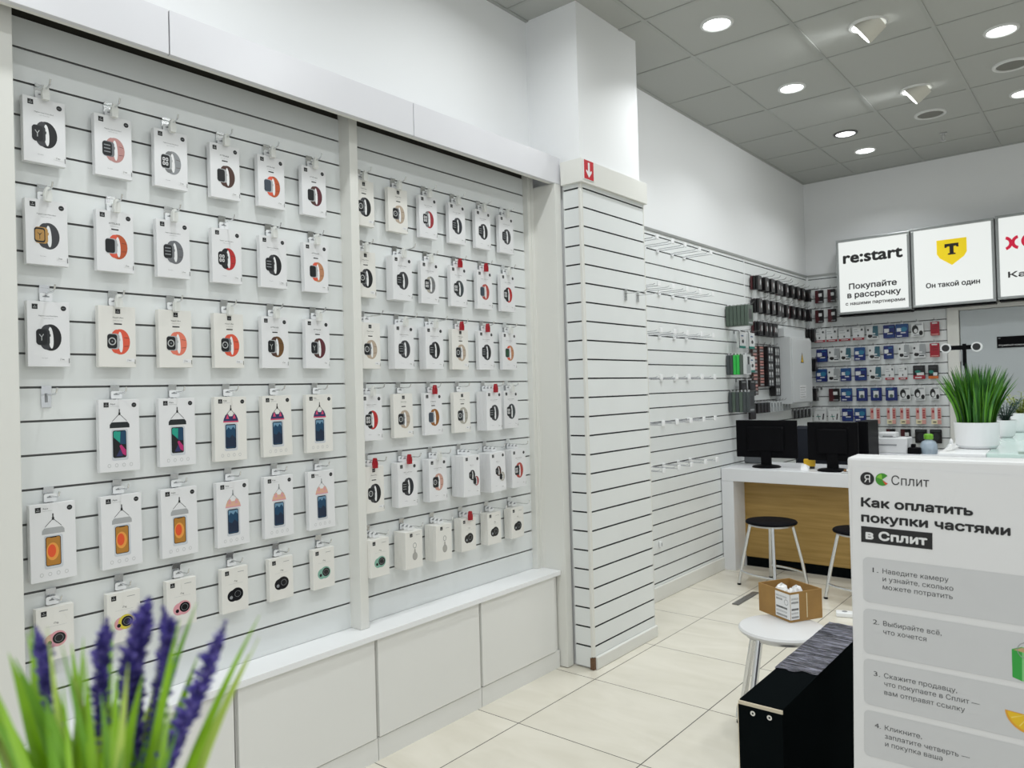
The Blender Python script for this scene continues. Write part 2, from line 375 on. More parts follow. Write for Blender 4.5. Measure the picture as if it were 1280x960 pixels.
# pillar: core, upper part, cap, corner trim, foot
struct(MB().box(-2.535, -2.198, 3.276, 3.900, 2.6, CEIL, WALL).box(-2.535, -2.199, 3.266, 3.897, 0, 2.6, WALL), 'wall_pillar')
struct(MB().box(-2.290, -2.158, 3.224, 3.916, 2.545, 2.668, CREAM), 'trim_15', bevel=.0015)
struct(MB().box(-2.193, -2.175, 3.243, 3.263, .066, 2.545, CREAM), 'trim_16', bevel=.003)
struct(MB().box(-2.196, -2.1765, 3.896, 3.903, .066, 2.545, CREAM), 'trim_17')
CHIP = mat('bare_chipboard', (0.16, 0.085, 0.045), 0.9, bump=.5, bscale=300, var=.4)
bp_ = MB().box(-2.20, -2.164, 3.262, 3.908, 0, .066, CREAM, .004).box(-2.198, -2.1755, 3.2425, 3.262, .002, .062, CHIP); struct(bp_, 'baseboard_pillar')
# far door in the end wall
DOORM = mat('door_blue_grey', (0.50, 0.54, 0.56), 0.45, var=.02, bscale=2)
d1 = MB().box(-1.165, -.25, YB - .005, YB + .03, .005, 2.085, DOORM); do = struct(d1, 'door_1', bevel=.002)
struct(MB().box(-1.268, -1.172, YB - .02, YB + .03, 0, 2.17, CREAM).box(-1.172, -.15, YB - .02, YB + .03, 2.09, 2.17, CREAM).box(-.245, -.15, YB - .02, YB + .03, 0, 2.09, CREAM), 'trim_18', bevel=.003)
MB().box(-1.176, -1.162, YB - .03, YB - .005, 1.62, 1.72, STEEL).build('hinge', do)
MB().tube([(-.35, YB - .005, 1.02), (-.35, YB - .06, 1.02), (-.47, YB - .06, 1.02)], .009, STEEL).build('handle', do)

# ================================================================== CEILING LAMPS
RINGW = mat('lamp_ring_white', (0.62, 0.63, 0.62), 0.4); RINGD = mat('lamp_ring_dark', (0.10, 0.10, 0.10), 0.6)  # near-black tone for the rings' inner edge and one dark rim
def lamp_light(parent, loc, power, rot=(0, 0, 0), size=.15, spread=125):
    ld = bpy.data.lights.new('lamp_light', 'AREA'); ld.shape = 'DISK'; ld.size = size; ld.energy = power; ld.color = LAMP_COL; ld.spread = RAD(spread)
    lo = bpy.data.objects.new('lamp_light', ld); COL.objects.link(lo); lo.parent = parent; lo.location = loc; lo.rotation_euler = rot
    return lo
ring_me = MB().lathe([(.073, -.004), (.077, -.010), (.090, -.008), (.094, 0.0), (.073, 0.0), (.073, -.004)], RINGW, 40).lathe([(.0731, -.0005), (.0731, -.0045)], RINGD, 40).mesh('trim_ring')
disc_me = MB().lathe([(0.0, -.006), (.05, -.006), (.0728, -.004)], GLOW, 40).mesh('diffuser')
YL = [4.03, 5.26, 6.54, 7.14]
seen = {(-1.745, 4.03): 'round ceiling downlight directly ahead of the pillar top', (-1.745, 5.26): 'round ceiling downlight second from the pillar, in the row along the long wall',
        (-1.745, 6.54): 'round ceiling downlight third from the pillar, dark rimmed', (-1.745, 7.14): 'round ceiling downlight last of its row, next to the far wall',
        (-.52, 5.27): 'round ceiling downlight beside the large grey speaker, above the lit signs', (-.52, 6.54): 'round ceiling downlight cut by the picture edge above the red lettered sign'}
spots_l = [(-1.745, y) for y in YL] + [(-.52, 5.27), (-.52, 6.54), (-.52, 3.90), (-.52, 2.6), (-.52, 1.2), (-.52, -.4), (-1.745, 2.6), (-1.745, 1.2), (-1.745, -.4),
           (.9, 6.4), (.9, 4.6), (.9, 2.6), (.9, .6), (.9, -1.6), (2.4, 5.6), (2.4, 3.2), (2.4, .6), (-.52, -2.2), (-1.745, -2.2)]
for x, y in spots_l:
    t = thing('downlight', seen.get((x, y), 'round white ceiling downlight outside the picture over the shop floor'), 'ceiling light', (x, y, CEIL), 0, 'round downlights')
    if (x, y) in ((-1.745, 6.54),):
        put(MB().lathe([(.073, -.004), (.077, -.012), (.090, -.010), (.094, 0.0)], RINGD, 40).mesh('trim_ring'), 'trim_ring', t)
    else: put(ring_me, 'trim_ring', t)
    put(disc_me, 'diffuser', t)
    lamp_light(t, (0, 0, -.012), LAMP_W * (1.0 if y < 3.5 else .80 if y < 5.5 else .45), spread=162 if y < 3.5 else 125)
# swivel spots
SPOTC = mat('spot_body_cream', (0.60, 0.585, 0.52), 0.4)
def swivel_spot(y, label):
    t = thing('swivel_spotlight', label, 'ceiling light', (-1.10, y, CEIL), 0, 'swivel spotlights')
    MB().lathe([(.078, -.003), (.083, -.010), (.098, -.008), (.104, 0.0)], RINGW, 40).build('trim_ring', t)
    ax = Vector((-.80, -.05, -.60)).normalized(); u = ax.cross(Vector((0, 1, 0))).normalized(); w = ax.cross(u)
    c0 = Vector((-.035, 0, -.045)); b = MB()
    vs = []; fs = []; n = 36
    for r, d in ((.066, .0), (.074, .002), (.074, -.03), (.070, -.11)):
        for k in range(n): a = 2 * pi * k / n; vs.append(c0 + ax * d + (u * cos(a) + w * sin(a)) * r)
    for i in range(3):
        for k in range(n): fs.append((i * n + k, (i + 1) * n + k, (i + 1) * n + (k + 1) % n, i * n + (k + 1) % n))
    b.add(vs, fs, SPOTC, True); b.build('spot_body', t)
    g = MB(); vs = [c0 + ax * .001 + (u * cos(2 * pi * k / n) + w * sin(2 * pi * k / n)) * .0665 for k in range(n)]
    g.add(vs, [tuple(range(n))], GLOW); g.build('diffuser', t)
    lo = lamp_light(t, c0 + ax * .012, SPOT_W, size=.12, spread=110)
    lo.rotation_euler = ax.to_track_quat('-Z', 'Y').to_euler()
swivel_spot(4.64, 'cream swivel spotlight tilted at the long wall, the nearer and larger one')
swivel_spot(5.91, 'cream swivel spotlight tilted at the long wall, the farther one beside a speaker')
GRILL = mat('speaker_grille', (0.20, 0.20, 0.18), 0.7, bump=.6, bscale=900)
for x, y, lb in ((-1.12, 6.53, 'small round grey ceiling speaker between the farther spotlight and the sprinkler'), (-.53, 5.89, 'large looking round grey ceiling speaker at the picture edge')):
    t = thing('ceiling_speaker', lb, 'speaker', (x, y, CEIL), 0, 'ceiling speakers')
    MB().lathe([(.088, -.004), (.092, -.012), (.108, -.010), (.112, 0.0)], RINGW, 40).build('trim_ring', t)
    MB().lathe([(0, -.010), (.06, -.009), (.089, -.005)], GRILL, 40).build('grille', t)
t = thing('sprinkler_head', 'small metal fire sprinkler head under the ceiling near the far wall', 'sprinkler', (-1.13, 7.12, CEIL))
MB().lathe([(.028, 0), (.028, -.006), (.010, -.008), (.008, -.03), (0, -.03)], STEEL, 20).build('escutcheon', t)
MB().tube([(-.012, 0, -.03), (-.014, 0, -.05), (0, 0, -.065)], .003, STEEL, 6).tube([(.012, 0, -.03), (.014, 0, -.05), (0, 0, -.065)], .003, STEEL, 6).lathe([(0, -.064), (.018, -.065), (.018, -.067), (0, -.068)], STEEL, 16).build('deflector', t)

# ================================================================== BASE CABINETS
for i, (a, b, lb) in enumerate(((.735, 1.336, 'low white base cabinet behind the lavender flowers'), (1.340, 1.945, 'low white base cabinet with wide door, next to the lavender'),
                                (1.949, 2.566, 'middle low white base cabinet under the pillar-side panel'), (2.570, 3.185, 'low white base cabinet ending at the pillar return'))):
    t = thing('base_cabinet', lb, 'cabinet', (-2.345, a, 0), Q, 'low cabinets under the display')
    L = b - a
    MB().box(0, L, .0185, .18, .0, .486, CABW).build('body', t)
    MB().box(.003, L - (.010 if i < 3 else .04), 0.0, .018, .094, .4835, CABW).build('door', t, bevel=.0012)
    MB().box(0, L, .006, .018, .0, .089, CABW).build('plinth', t)
tag(MB().box(-2.485, -2.333, .62, 3.190, .4875, .5115, TOPW).build('display_ledge', bevel=.0015), 'long white ledge on top of the low cabinets under the boxed straps', 'worktop')

# ================================================================== HOOKS ON THE STRAP DISPLAY
PLATE = MB().box(-.0135, .0135, -.0015, .005, -.002, .002, CHROME).box(-.0135, .0135, -.004, -.0005, -.060, .004, CHROME).box(-.0135, .0135, -.008, -.004, -.004, .004, CHROME).box(-.004, .004, -.0045, -.004, -.045, -.018, GREY).mesh('back_plate')
def prong_me(Lg): return MB().tube([(0, -.004, -.022), (0, -.02, -.0225), (0, -Lg + .012, -.022), (0, -Lg, -.017), (0, -Lg - .006, -.004)], .0026, CHROME, 7).mesh('prong')
PRONG = {a: prong_me(a) for a in (.085, .135)}
LOCKW = mat('lock_white', (0.72, 0.73, 0.70), 0.35)
def lock_me(mt): return MB().prism([(-.009, -.030), (.009, -.030), (.0105, -.012), (.008, .002), (.004, .012), (-.004, .012), (-.008, .002), (-.0105, -.012)], -.007, .007, mt).mesh('stop_lock')
LOCK = {'w': lock_me(LOCKW), 'r': lock_me(RED)}
def chrome_hook(loc, label, Lg=.085, lock=None, lock_at=.06, group='chrome display hooks'):
    t = thing('display_hook', label, 'hook', loc, Q, group)
    put(PLATE, 'back_plate', t); put(PRONG[Lg], 'prong', t)
    if lock:
        o = put(LOCK[lock], 'stop_lock', t, (0, -lock_at, -.024))
        o['label'] = 'red stop lock' if lock == 'r' else 'white stop lock'
    return t
# ------------------------------------------------------------------ cartons
STRAP = {n: C('strap_' + n, h) for n, h in dict(black='17181b', rose='b98a86', grey='8d9093', brown='4a3028', orange='b5532c', burgundy='5c2630', charcoal='3a3b3f', midgrey='6a6c70', red='b5292a',
         coral='d9583f', pink='e07a63', tan='b9835f', olive='6b4a25', beige='b3a391', wine='9c3038', zebra='77797a', slate='3c4548', golden='8f5a22', rosebeige='c59a8c', navy='22252e', brick='b04a42', pale='aaa69b').items()}
CASE = {n: C('case_' + n, h) for n, h in dict(silver='a9abad', dark='2a2b2e', gold='b38a4c', steel='6d6f72').items()}
SCRN = C('watch_screen', '101317'); SCR2 = C('watch_screen_light', '3c4652'); GREENS = C('watch_screen_green', '234d33')
TEAL = C('print_teal', '1f9a86'); NAVY = C('print_navy', '16263f'); MAG = C('print_magenta', 'b52a6e'); SKY = C('print_sky', '6d93ad'); DEEP = C('print_deep_blue', '14405f')
SUN = C('print_sun', 'e0542a'); SUN2 = C('print_sun_light', 'e39a45'); AMBER = C('print_amber', 'b07a2e'); PEACH = C('print_peach', 'd9ab92'); PINKC = C('print_pink', 'd24b6f'); INDIGO = C('print_indigo', '2b2f5c')
ROSE = C('tag_rose', 'd79aa2'); MINT = C('tag_mint', '7fae9d'); LEMON = C('tag_lemon', 'd3c341'); TAGG = C('tag_grey', 'a9a7a2'); LENS = C('tag_lens', '1b1c1f', .2); BASEG = C('pale_haze', 'c9cdd2')
def watch_pic(mb, cx, cz, s, y, strap, case='steel', face='plain'):
    """A printed strap-and-watch picture, about 1.0*s wide."""
    S = STRAP[strap]; k = s
    dark = strap in ('black', 'charcoal', 'navy', 'slate')
    S2 = STRAP['charcoal'] if dark else STRAP[{'orange': 'coral', 'tan': 'coral', 'grey': 'zebra', 'red': 'black', 'wine': 'zebra', 'zebra': 'pale', 'burgundy': 'brown', 'olive': 'brown'}.get(strap, strap)]
    mb.poly(ell(cx + .08 * k, cz, .36 * k, .49 * k, 26), y, S)
    mb.poly(ell(cx - .06 * k, cz + .01 * k, .24 * k, .46 * k, 22, rot=-3), y - .0001, S2)
    mb.poly(ell(cx + .085 * k, cz - .01 * k, .085 * k, .40 * k, 20, rot=3), y - .0002, PW)
    if not dark:      # stitched seams of the band
        for q in (-.17, .17): mb.poly([(cx + .22 * k, cz + (q - .012) * k), (cx + .40 * k, cz + (q * .9 - .012) * k), (cx + .40 * k, cz + (q * .9 + .004) * k), (cx + .22 * k, cz + (q + .004) * k)], y - .00025, STRAP['brown'])
    mb.poly(rrect(cx - .17 * k, cz + .01 * k, .44 * k, .60 * k, .11 * k), y - .0003, CASE[case])
    mb.rect(cx + .045 * k, cx + .075 * k, cz + .03 * k, cz + .13 * k, y - .00035, CASE[case])
    mb.poly(rrect(cx - .22 * k, cz + .01 * k, .36 * k, .54 * k, .09 * k), y - .0004, SCRN if face != 'photo' else SCR2)
    fx, fz = cx - .22 * k, cz + .01 * k; yy = y - .0005
    if face == 'ring':
        mb.ring(ell(fx, fz, .14 * k, .15 * k, 18), ell(fx, fz, .10 * k, .11 * k, 18), yy, LG); mb.poly(ell(fx, fz, .03 * k, .03 * k, 8), yy, GREY)
    elif face == 'digits':
        for a, b in ((-.07, .09), (.06, .09), (-.07, -.09), (.06, -.09)): mb.ring(rrect(fx + a * k, fz + b * k, .10 * k, .14 * k, .03 * k, 2), rrect(fx + a * k, fz + b * k, .045 * k, .08 * k, .015 * k, 2), yy, PW)
    elif face == 'hands':
        for a in (60, 125, 270):
            c, s_ = cos(RAD(a)), sin(RAD(a)); L = .13 * k; w = .012 * k
            mb.poly([(fx - s_ * w, fz + c * w), (fx + s_ * w, fz - c * w), (fx + c * L + s_ * w, fz + s_ * L - c * w), (fx + c * L - s_ * w, fz + s_ * L + c * w)], yy, LG)
    elif face == 'gold': mb.poly(rrect(fx, fz, .30 * k, .42 * k, .07 * k), yy, CASE['gold']); mb.poly([(fx - .01 * k, fz - .15 * k), (fx + .01 * k, fz - .15 * k), (fx + .01 * k, fz), (fx + .1 * k, fz + .12 * k), (fx, fz + .04 * k), (fx - .1 * k, fz + .12 * k), (fx - .01 * k, fz)], yy - .0001, SCRN)
    elif face == 'green': mb.poly(rrect(fx, fz, .28 * k, .4 * k, .07 * k), yy, GREENS)
    elif face == 'grid':
        for i in range(3): mb.rect(fx - .12 * k, fx + .12 * k, fz + (.12 - .13 * i) * k, fz + (.16 - .13 * i) * k, yy, GREY)
_CM = {}
def seal_logo(mb, w, y, logo_x, seal=True, lz=-.016):
    mb.rect(logo_x - .0075, logo_x + .0075, lz - .0075, lz + .0075, y, INK)
    mb.rect(logo_x - .0045, logo_x + .0045, lz - .003, lz - .0015, y - .0001, LG); mb.poly(ell(logo_x, lz + .0025, .0012, .0012, 8), y - .0001, LG)
    if seal:
        mb.poly(ell(w / 2 - .016, lz - .002, .0075, .0075, 18), y, INK); mb.rect(w / 2 - .020, w / 2 - .012, lz - .0026, lz - .0014, y - .0001, GREY)
def carton_mesh(kind, spec, th):
    """Hang carton, origin at the middle of the top edge of its back; printed front looks to -Y."""
    key = (kind, spec, th)
    if key in _CM: return _CM[key]
    mb = MB()
    w, h = {'watch': (.112, .192), 'duo': (.112, .192), 'pouch': (.122, .226), 'tag': (.100, .155), 'drop': (.100, .160)}[kind]
    body = CARDC if (kind in ('tag', 'drop') or (kind == 'watch' and spec[3] == 'ultra') or (kind == 'pouch' and spec[0] in ('kitty',))) else CARD
    mb.box(-w / 2, w / 2, -th, 0, -h, 0, body, .0007)
    y = -th - .0003
    if kind == 'watch':
        strap, case, face, title = spec
        if title == 'loop':
            seal_logo(mb, w, y, -w / 2 + .020)
            mb.text('Magnetic Loop Watch Band', -.001, -.044, .0034, y, INK, 'c', .012); mb.text('magnetic closure strap', -.001, -.051, .0022, y, GREY, 'c')
            watch_pic(mb, -.002, -.106, .080, y, strap, case, face)
            mb.text('For watch', -.012, -.168, .0028, y, GREY, 'c')
        elif title == 'att':
            seal_logo(mb, w, y, -w / 2 + .018)
            mb.text('ATTELAGE', -.002, -.042, .0052, y, INK, 'c'); mb.text('leather strap for watch', -.002, -.050, .0022, y, GREY, 'c'); mb.rect(-.012, .010, -.060, -.056, y, INK)
            watch_pic(mb, .001, -.112, .080, y, strap, case, face)
        else:
            seal_logo(mb, w, y, .002, False)
            mb.text('Watch Ultra', .002, -.038, .0048, y, INK, 'c'); mb.text('silicone strap for watch', .002, -.046, .0022, y, GREY, 'c'); mb.rect(-.010, .014, -.058, -.054, y, INK)
            watch_pic(mb, .002, -.112, .082, y, strap, case, face)
        for k in range(9): mb.rect(w / 2 - .0045, w / 2 - .0015, -.168 - .0016 * k, -.1672 - .0016 * k, y, INK)
    elif kind == 'duo':
        seal_logo(mb, w, y, -w / 2 + .022)
        mb.text('Magnetic Loop', 0, -.046, .0034, y, INK, 'c', .012); mb.text('magnetic strap', 0, -.053, .0022, y, GREY, 'c')
        watch_pic(mb, .000, -.093, .050, y, spec[0], 'dark', 'hands'); watch_pic(mb, .026, -.122, .046, y - .0008, spec[1], 'dark', 'plain')
        mb.text('For watch', -.02, -.165, .0028, y, GREY, 'c')
    elif kind == 'pouch':
        style = spec[0]
        seal_logo(mb, w, y, -w / 2 + .022)
        mb.text('Kitty' if style in ('kitty', 'peach') else 'Aqua', -w / 2 + .034, -.016, .0052, y, INK, 'l'); mb.rect(-w / 2 + .034, -w / 2 + .06, -.0215, -.0205, y, LG)
        cc = INK if style in ('black', 'kitty', 'grey') else GREY
        for sgn in (-1, 1):
            mb.poly([(sgn * .001 - .0008, -.030), (sgn * .001 + .0008, -.030), (sgn * .001 + .0008, -.046), (sgn * .001 - .0008, -.046)][::-1], y, cc)
            a, b = (sgn * .001, -.046), (sgn * .022, -.068)
            mb.add([(a[0], y, a[1] + .001), (a[0], y, a[1] - .001), (b[0], y, b[1] - .001), (b[0], y, b[1] + .001)], [(0, 1, 2, 3)] if sgn > 0 else [(3, 2, 1, 0)], cc)
        mb.rect(-.003, .003, -.049, -.041, y - .0001, cc)
        if style in ('kitty', 'peach'):
            A, B_ = (INDIGO, PINKC) if style == 'kitty' else (PEACH, PEACH)
            mb.poly([(-.029, -.088), (.029, -.088), (.026, -.076), (.020, -.066), (.011, -.060), (.006, -.069), (-.006, -.069), (-.011, -.060), (-.020, -.066), (-.026, -.076)], y - .0002, A)
            mb.rect(-.029, .029, -.0905, -.086, y - .0003, B_ if style == 'kitty' else ROSE)
            for sgn in (-1, 1): mb.poly([(sgn * .013 - .006, -.078), (sgn * .013 + .006, -.078), (sgn * .013 + .001, -.063), (sgn * .013 - .001, -.063)], y - .0003, B_ if style == 'kitty' else ROSE)
        else:
            mb.poly([(-.030, -.089), (.030, -.089), (.0295, -.078), (.024, -.071), (-.024, -.071), (-.0295, -.078)], y - .0002, C('clamp_black', '1d2326') if style == 'black' else C('clamp_grey', 'a7a9aa'))
        mb.poly(rrect(.000, -.142, .050, .098, .006), y, BASEG)
        mb.poly(rrect(-.001, -.140, .041, .086, .006), y - .0001, SCRN); yy = y - .0002
        if style == 'black':
            mb.poly([(-.019, -.118), (-.019, -.102), (-.014, -.099), (.018, -.099), (.018, -.142), (.002, -.140)], yy, DEEP)
            mb.poly([(-.019, -.118), (-.019, -.102), (-.014, -.099), (.002, -.099), (.000, -.136)], yy - .0001, TEAL)
            mb.poly([(.018, -.178), (.018, -.160), (.004, -.142), (-.002, -.146), (.008, -.172)], yy - .0001, MAG); mb.poly([(-.012, -.178), (.008, -.178), (.004, -.150)], yy, INDIGO)
        elif style == 'grey':
            mb.poly(rrect(-.001, -.140, .037, .082, .004), yy, AMBER); mb.poly(ell(-.003, -.141, .0165, .026, 20), yy - .0001, SUN2); mb.poly(ell(-.005, -.139, .011, .019, 20), yy - .0002, SUN)
        else:
            mb.poly(rrect(-.001, -.140, .037, .082, .004), yy, DEEP); mb.poly([(-.018, -.118), (-.010, -.108), (.000, -.116), (.008, -.106), (.017, -.116), (.017, -.101), (-.018, -.101)], yy - .0001, SKY)
            mb.poly([(-.018, -.178), (.017, -.178), (.017, -.146), (.004, -.134), (-.006, -.146), (-.018, -.140)], yy - .0001, NAVY)
        mb.rect(-.009, .008, -.1005, -.0975, yy - .0002, SCRN)
        for k in range(4): mb.ring(ell(-.033 + .022 * k, -.206, .005, .006, 10), ell(-.033 + .022 * k, -.206, .0038, .0046, 10), y, LG)
    elif kind == 'tag':
        c1, c2 = {'rose': (ROSE, ROSE), 'lemon': (LEMON, ROSE), 'black': (LENS, LENS), 'mint': (MINT, MINT)}[spec[0]]
        seal_logo(mb, w, y, -w / 2 + .020, False); mb.rect(.010, .034, -.018, -.0165, y, GREY)
        mb.text('iTag', .002, -.050, .0055, y, INK, 'c'); mb.rect(-.026, .030, -.0565, -.0558, y, LG)
        mb.poly(ell(-.010, -.098, .020, .020, 26), y, c2); mb.poly(ell(.006, -.095, .024, .023, 28), y - .0001, c1)
        mb.poly(ell(.009, -.094, .0175, .0165, 24), y - .0002, LENS); mb.ring(ell(.009, -.094, .0115, .011, 20), ell(.009, -.094, .0105, .010, 20), y - .0003, GREY)
        mb.poly(ell(-.016, -.103, .006, .006, 12), y - .0003, LENS if spec[0] != 'black' else GREY)
    elif kind == 'drop':
        seal_logo(mb, w, y, -w / 2 + .034, False); mb.rect(.012, .034, -.018, -.0165, y, GREY)
        mb.ring(ell(.004, -.062, .010, .012, 20), ell(.004, -.062, .0078, .0096, 20), y, GREY)
        mb.poly([(.001, -.076), (.007, -.076), (.010, -.094), (-.002, -.094)][::-1], y, TAGG); mb.poly(ell(.004, -.108, .0145, .0175, 24), y, TAGG)
        mb.ring(ell(.004, -.108, .0125, .0155, 20), ell(.004, -.108, .0115, .0145, 20), y - .0001, GREY)
    _CM[key] = mb.mesh('carton'); return _CM[key]
TABM = {k: MB().prism(rrect(0, .009, .034, .024, .005), -.0008, 0, PW if k == 'p' else WHITE).poly([(-.009, .009), (.009, .009), (.009, .012), (.004, .013), (.002, .0155), (-.002, .0155), (-.004, .013), (-.009, .012)], -.0011, GREY).mesh('hang_tab') for k in ('p', 'w')}
STICK = MB().box(-.013, .013, -.0004, 0, -.011, 0, PW).text('2 990', -.010, -.0085, .0040, -.0006, INK, 'l', .01).text('strap', -.010, -.0035, .0020, -.0006, GREY, 'l').mesh('price_sticker')
def hang_carton(loc, kind, spec, label, n=1, first=.016, drop=.048, lean=0.0, group='boxes', cat='boxed strap', name='strap_box', sticker=True):
    th = {'watch': .022, 'duo': .026, 'pouch': .022, 'tag': .024, 'drop': .024}[kind]
    w, h = {'watch': (.112, .192), 'duo': (.112, .192), 'pouch': (.122, .226), 'tag': (.100, .155), 'drop': (.100, .160)}[kind]
    out = []
    for k in range(n):
        lab = label if k == n - 1 else label.replace('white box with', 'white box %s behind' % ('just', 'second')[n - 2 - k], 1)
        t = thing(name, lab, cat, loc, Q, group)
        o = put(carton_mesh(kind, spec, th), 'carton', t, (0, -first - th * k - .0006 * k, -drop)); o.rotation_euler = (0, lean, 0)
        put(TABM['w'], 'hang_tab', t, (0, -first - th * k - .004 - .0006 * k, -drop - .002 + .008))
        if sticker and kind in ('watch', 'duo') and k == n - 1:
            o2 = put(STICK, 'price_sticker', t, (w / 2 - .018, -first - th * (k + 1) - .0006 * k - .0003, -drop - h + .028)); o2.rotation_euler = (0, lean, 0)
        out.append(t)
    return first + (th + .0006) * n
A_Y = [.828, 1.022, 1.207, 1.400, 1.586, 1.776]; B_Y = [2.022, 2.214, 2.398, 2.588, 2.775, 2.955]
ROWZ = [2.414 - .3 * i for i in range(6)]; ROWN = ['top', 'second', 'third', 'fourth', 'fifth', 'bottom']
wl = lambda s, c, f, t: ('watch', (s, c, f, t))
A = [[(wl('black', 'dark', 'hands', 'loop'), 'black loop strap'), (wl('rose', 'steel', 'grid', 'loop'), 'dusty rose loop strap'), (wl('grey', 'silver', 'digits', 'loop'), 'patterned grey strap'),
      (wl('brown', 'silver', 'plain', 'att'), 'dark brown leather strap'), (wl('orange', 'silver', 'photo', 'att'), 'rust and red leather strap'), (wl('burgundy', 'silver', 'plain', 'att'), 'burgundy brown leather strap')],
     [(wl('charcoal', 'gold', 'gold', 'loop'), 'charcoal strap and gold face'), (wl('orange', 'silver', 'plain', 'att'), 'orange brown leather strap'), (wl('midgrey', 'steel', 'grid', 'loop'), 'mid grey loop strap'),
      (wl('red', 'dark', 'digits', 'loop'), 'red strap and digit face'), (wl('black', 'dark', 'grid', 'loop'), 'slim black loop strap'), (wl('tan', 'silver', 'plain', 'att'), 'coral and tan leather strap')],
     [(wl('black', 'dark', 'hands', 'loop'), 'black loop strap'), (wl('coral', 'silver', 'ring', 'ultra'), 'bright orange strap'), (wl('pink', 'silver', 'ring', 'ultra'), 'pale coral strap'),
      (wl('coral', 'steel', 'ring', 'ultra'), 'coral red strap'), (wl('olive', 'silver', 'hands', 'att'), 'olive brown leather strap'), (wl('burgundy', 'silver', 'hands', 'att'), 'burgundy leather strap')],
     [None, (('pouch', ('black',)), 'black pouch, teal and pink phone'), (('pouch', ('black',)), 'black pouch, teal and pink phone'), (('pouch', ('kitty',)), 'pink and navy pouch clip'), (('pouch', ('kitty',)), 'pink and navy pouch clip'), (('pouch', ('kitty',)), 'pink and navy pouch clip')],
     [(('pouch', ('grey',)), 'grey pouch, orange phone'), (('pouch', ('grey',)), 'grey pouch, orange phone'), (('pouch', ('grey',)), 'grey pouch, orange phone'), (('pouch', ('peach',)), 'peach pouch, blue phone'), (('pouch', ('peach',)), 'peach pouch, blue phone'), (('pouch', ('peach',)), 'peach pouch, blue phone')],
     [(('tag', ('rose',)), 'pink tracker tag'), (('tag', ('lemon',)), 'yellow and pink tracker tag'), (('tag', ('rose',)), 'pink tracker tag'), (('tag', ('black',)), 'black tracker tag'), (('tag', ('black',)), 'black tracker tag'), (('tag', ('mint',)), 'mint green tracker tag')]]
B = [[(wl('black', 'steel', 'ring', 'ultra'), 'black strap, ringed face'), (wl('beige', 'steel', 'ring', 'ultra'), 'beige strap, ringed face'), (wl('wine', 'silver', 'digits', 'loop'), 'wine red strap'), (wl('navy', 'dark', 'grid', 'loop'), 'near black strap, glare streak'), (wl('black', 'dark', 'grid', 'loop'), 'black loop strap'), (wl('charcoal', 'steel', 'grid', 'loop'), 'charcoal loop strap')],
     [(wl('black', 'steel', 'ring', 'ultra'), 'black strap, ringed face'), (wl('charcoal', 'dark', 'grid', 'loop'), 'charcoal loop strap'), (wl('zebra', 'steel', 'digits', 'loop'), 'striped grey strap'), (wl('slate', 'dark', 'digits', 'loop'), 'slate green strap, red lock'), (wl('brick', 'silver', 'photo', 'loop'), 'pale red strap, red lock'), (wl('red', 'dark', 'digits', 'loop'), 'red strap, digit face')],
     [(wl('beige', 'steel', 'ring', 'ultra'), 'beige strap, ringed face'), (wl('charcoal', 'steel', 'grid', 'loop'), 'charcoal loop strap'), (wl('black', 'dark', 'grid', 'loop'), 'black loop strap'), (wl('beige', 'steel', 'ring', 'ultra'), 'beige ringed watch, red lock'), (wl('black', 'dark', 'grid', 'loop'), 'black strap, red lock'), (wl('tan', 'silver', 'green', 'loop'), 'tan strap, green face')],
     [(wl('red', 'silver', 'digits', 'loop'), 'red strap, digit face'), (wl('beige', 'steel', 'ring', 'ultra'), 'beige strap, ringed face'), (wl('golden', 'silver', 'photo', 'att'), 'golden brown leather, red lock'), (wl('pale', 'steel', 'ring', 'ultra'), 'pale beige strap, ringed face'), (wl('charcoal', 'dark', 'grid', 'loop'), 'charcoal strap, red lock'), (wl('slate', 'dark', 'digits', 'loop'), 'slate strap, digit face')],
     [(wl('black', 'dark', 'ring', 'ultra'), 'large black watch, red lock'), (wl('navy', 'dark', 'grid', 'loop'), 'navy black watch, red lock'), (wl('rosebeige', 'dark', 'ring', 'loop'), 'rose beige strap'), (('duo', ('black', 'wine')), 'two watches, black and red'), (('duo', ('brown', 'pale')), 'two watches, brown and grey'), (wl('brick', 'dark', 'digits', 'loop'), 'brick red strap')],
     [(('tag', ('mint',)), 'mint green tracker tag'), (('drop', ('g',)), 'grey key ring drop'), (('drop', ('g',)), 'grey key ring drop'), (('tag', ('black',)), 'black tracker tag, red lock'), (('tag', ('black',)), 'black tracker tag'), (('tag', ('black',)), 'black tracker tag')]]
LOCKS_A = {(r, c): 'w' for r in range(3) for c in range(6)}
for rc in ((1, 3), (2, 0)): LOCKS_A.pop(rc)
LOCKS_B = {(0, c): 'w' for c in range(6)}; LOCKS_B.update({(1, 0): 'w', (1, 1): 'w', (1, 2): 'w', (1, 3): 'r', (1, 4): 'r', (1, 5): 'w', (2, 1): 'w', (2, 2): 'w', (2, 3): 'r', (2, 4): 'r', (2, 5): 'w',
                (3, 0): 'w', (3, 2): 'r', (3, 4): 'r', (3, 5): 'w', (4, 0): 'r', (4, 1): 'r', (4, 2): 'w', (5, 3): 'r'})
NST = {(4, 3): 3, (4, 4): 3, (4, 5): 3, (3, 4): 3, (5, 0): 3, (5, 1): 3, (5, 2): 3, (0, 5): 1, (2, 0): 2, (5, 4): 2, (5, 3): 2, (5, 5): 2, (1, 1): 2, (2, 1): 2, (2, 2): 2, (1, 2): 1, (3, 0): 2, (1, 0): 1, (4, 0): 2, (4, 1): 2, (4, 2): 2}
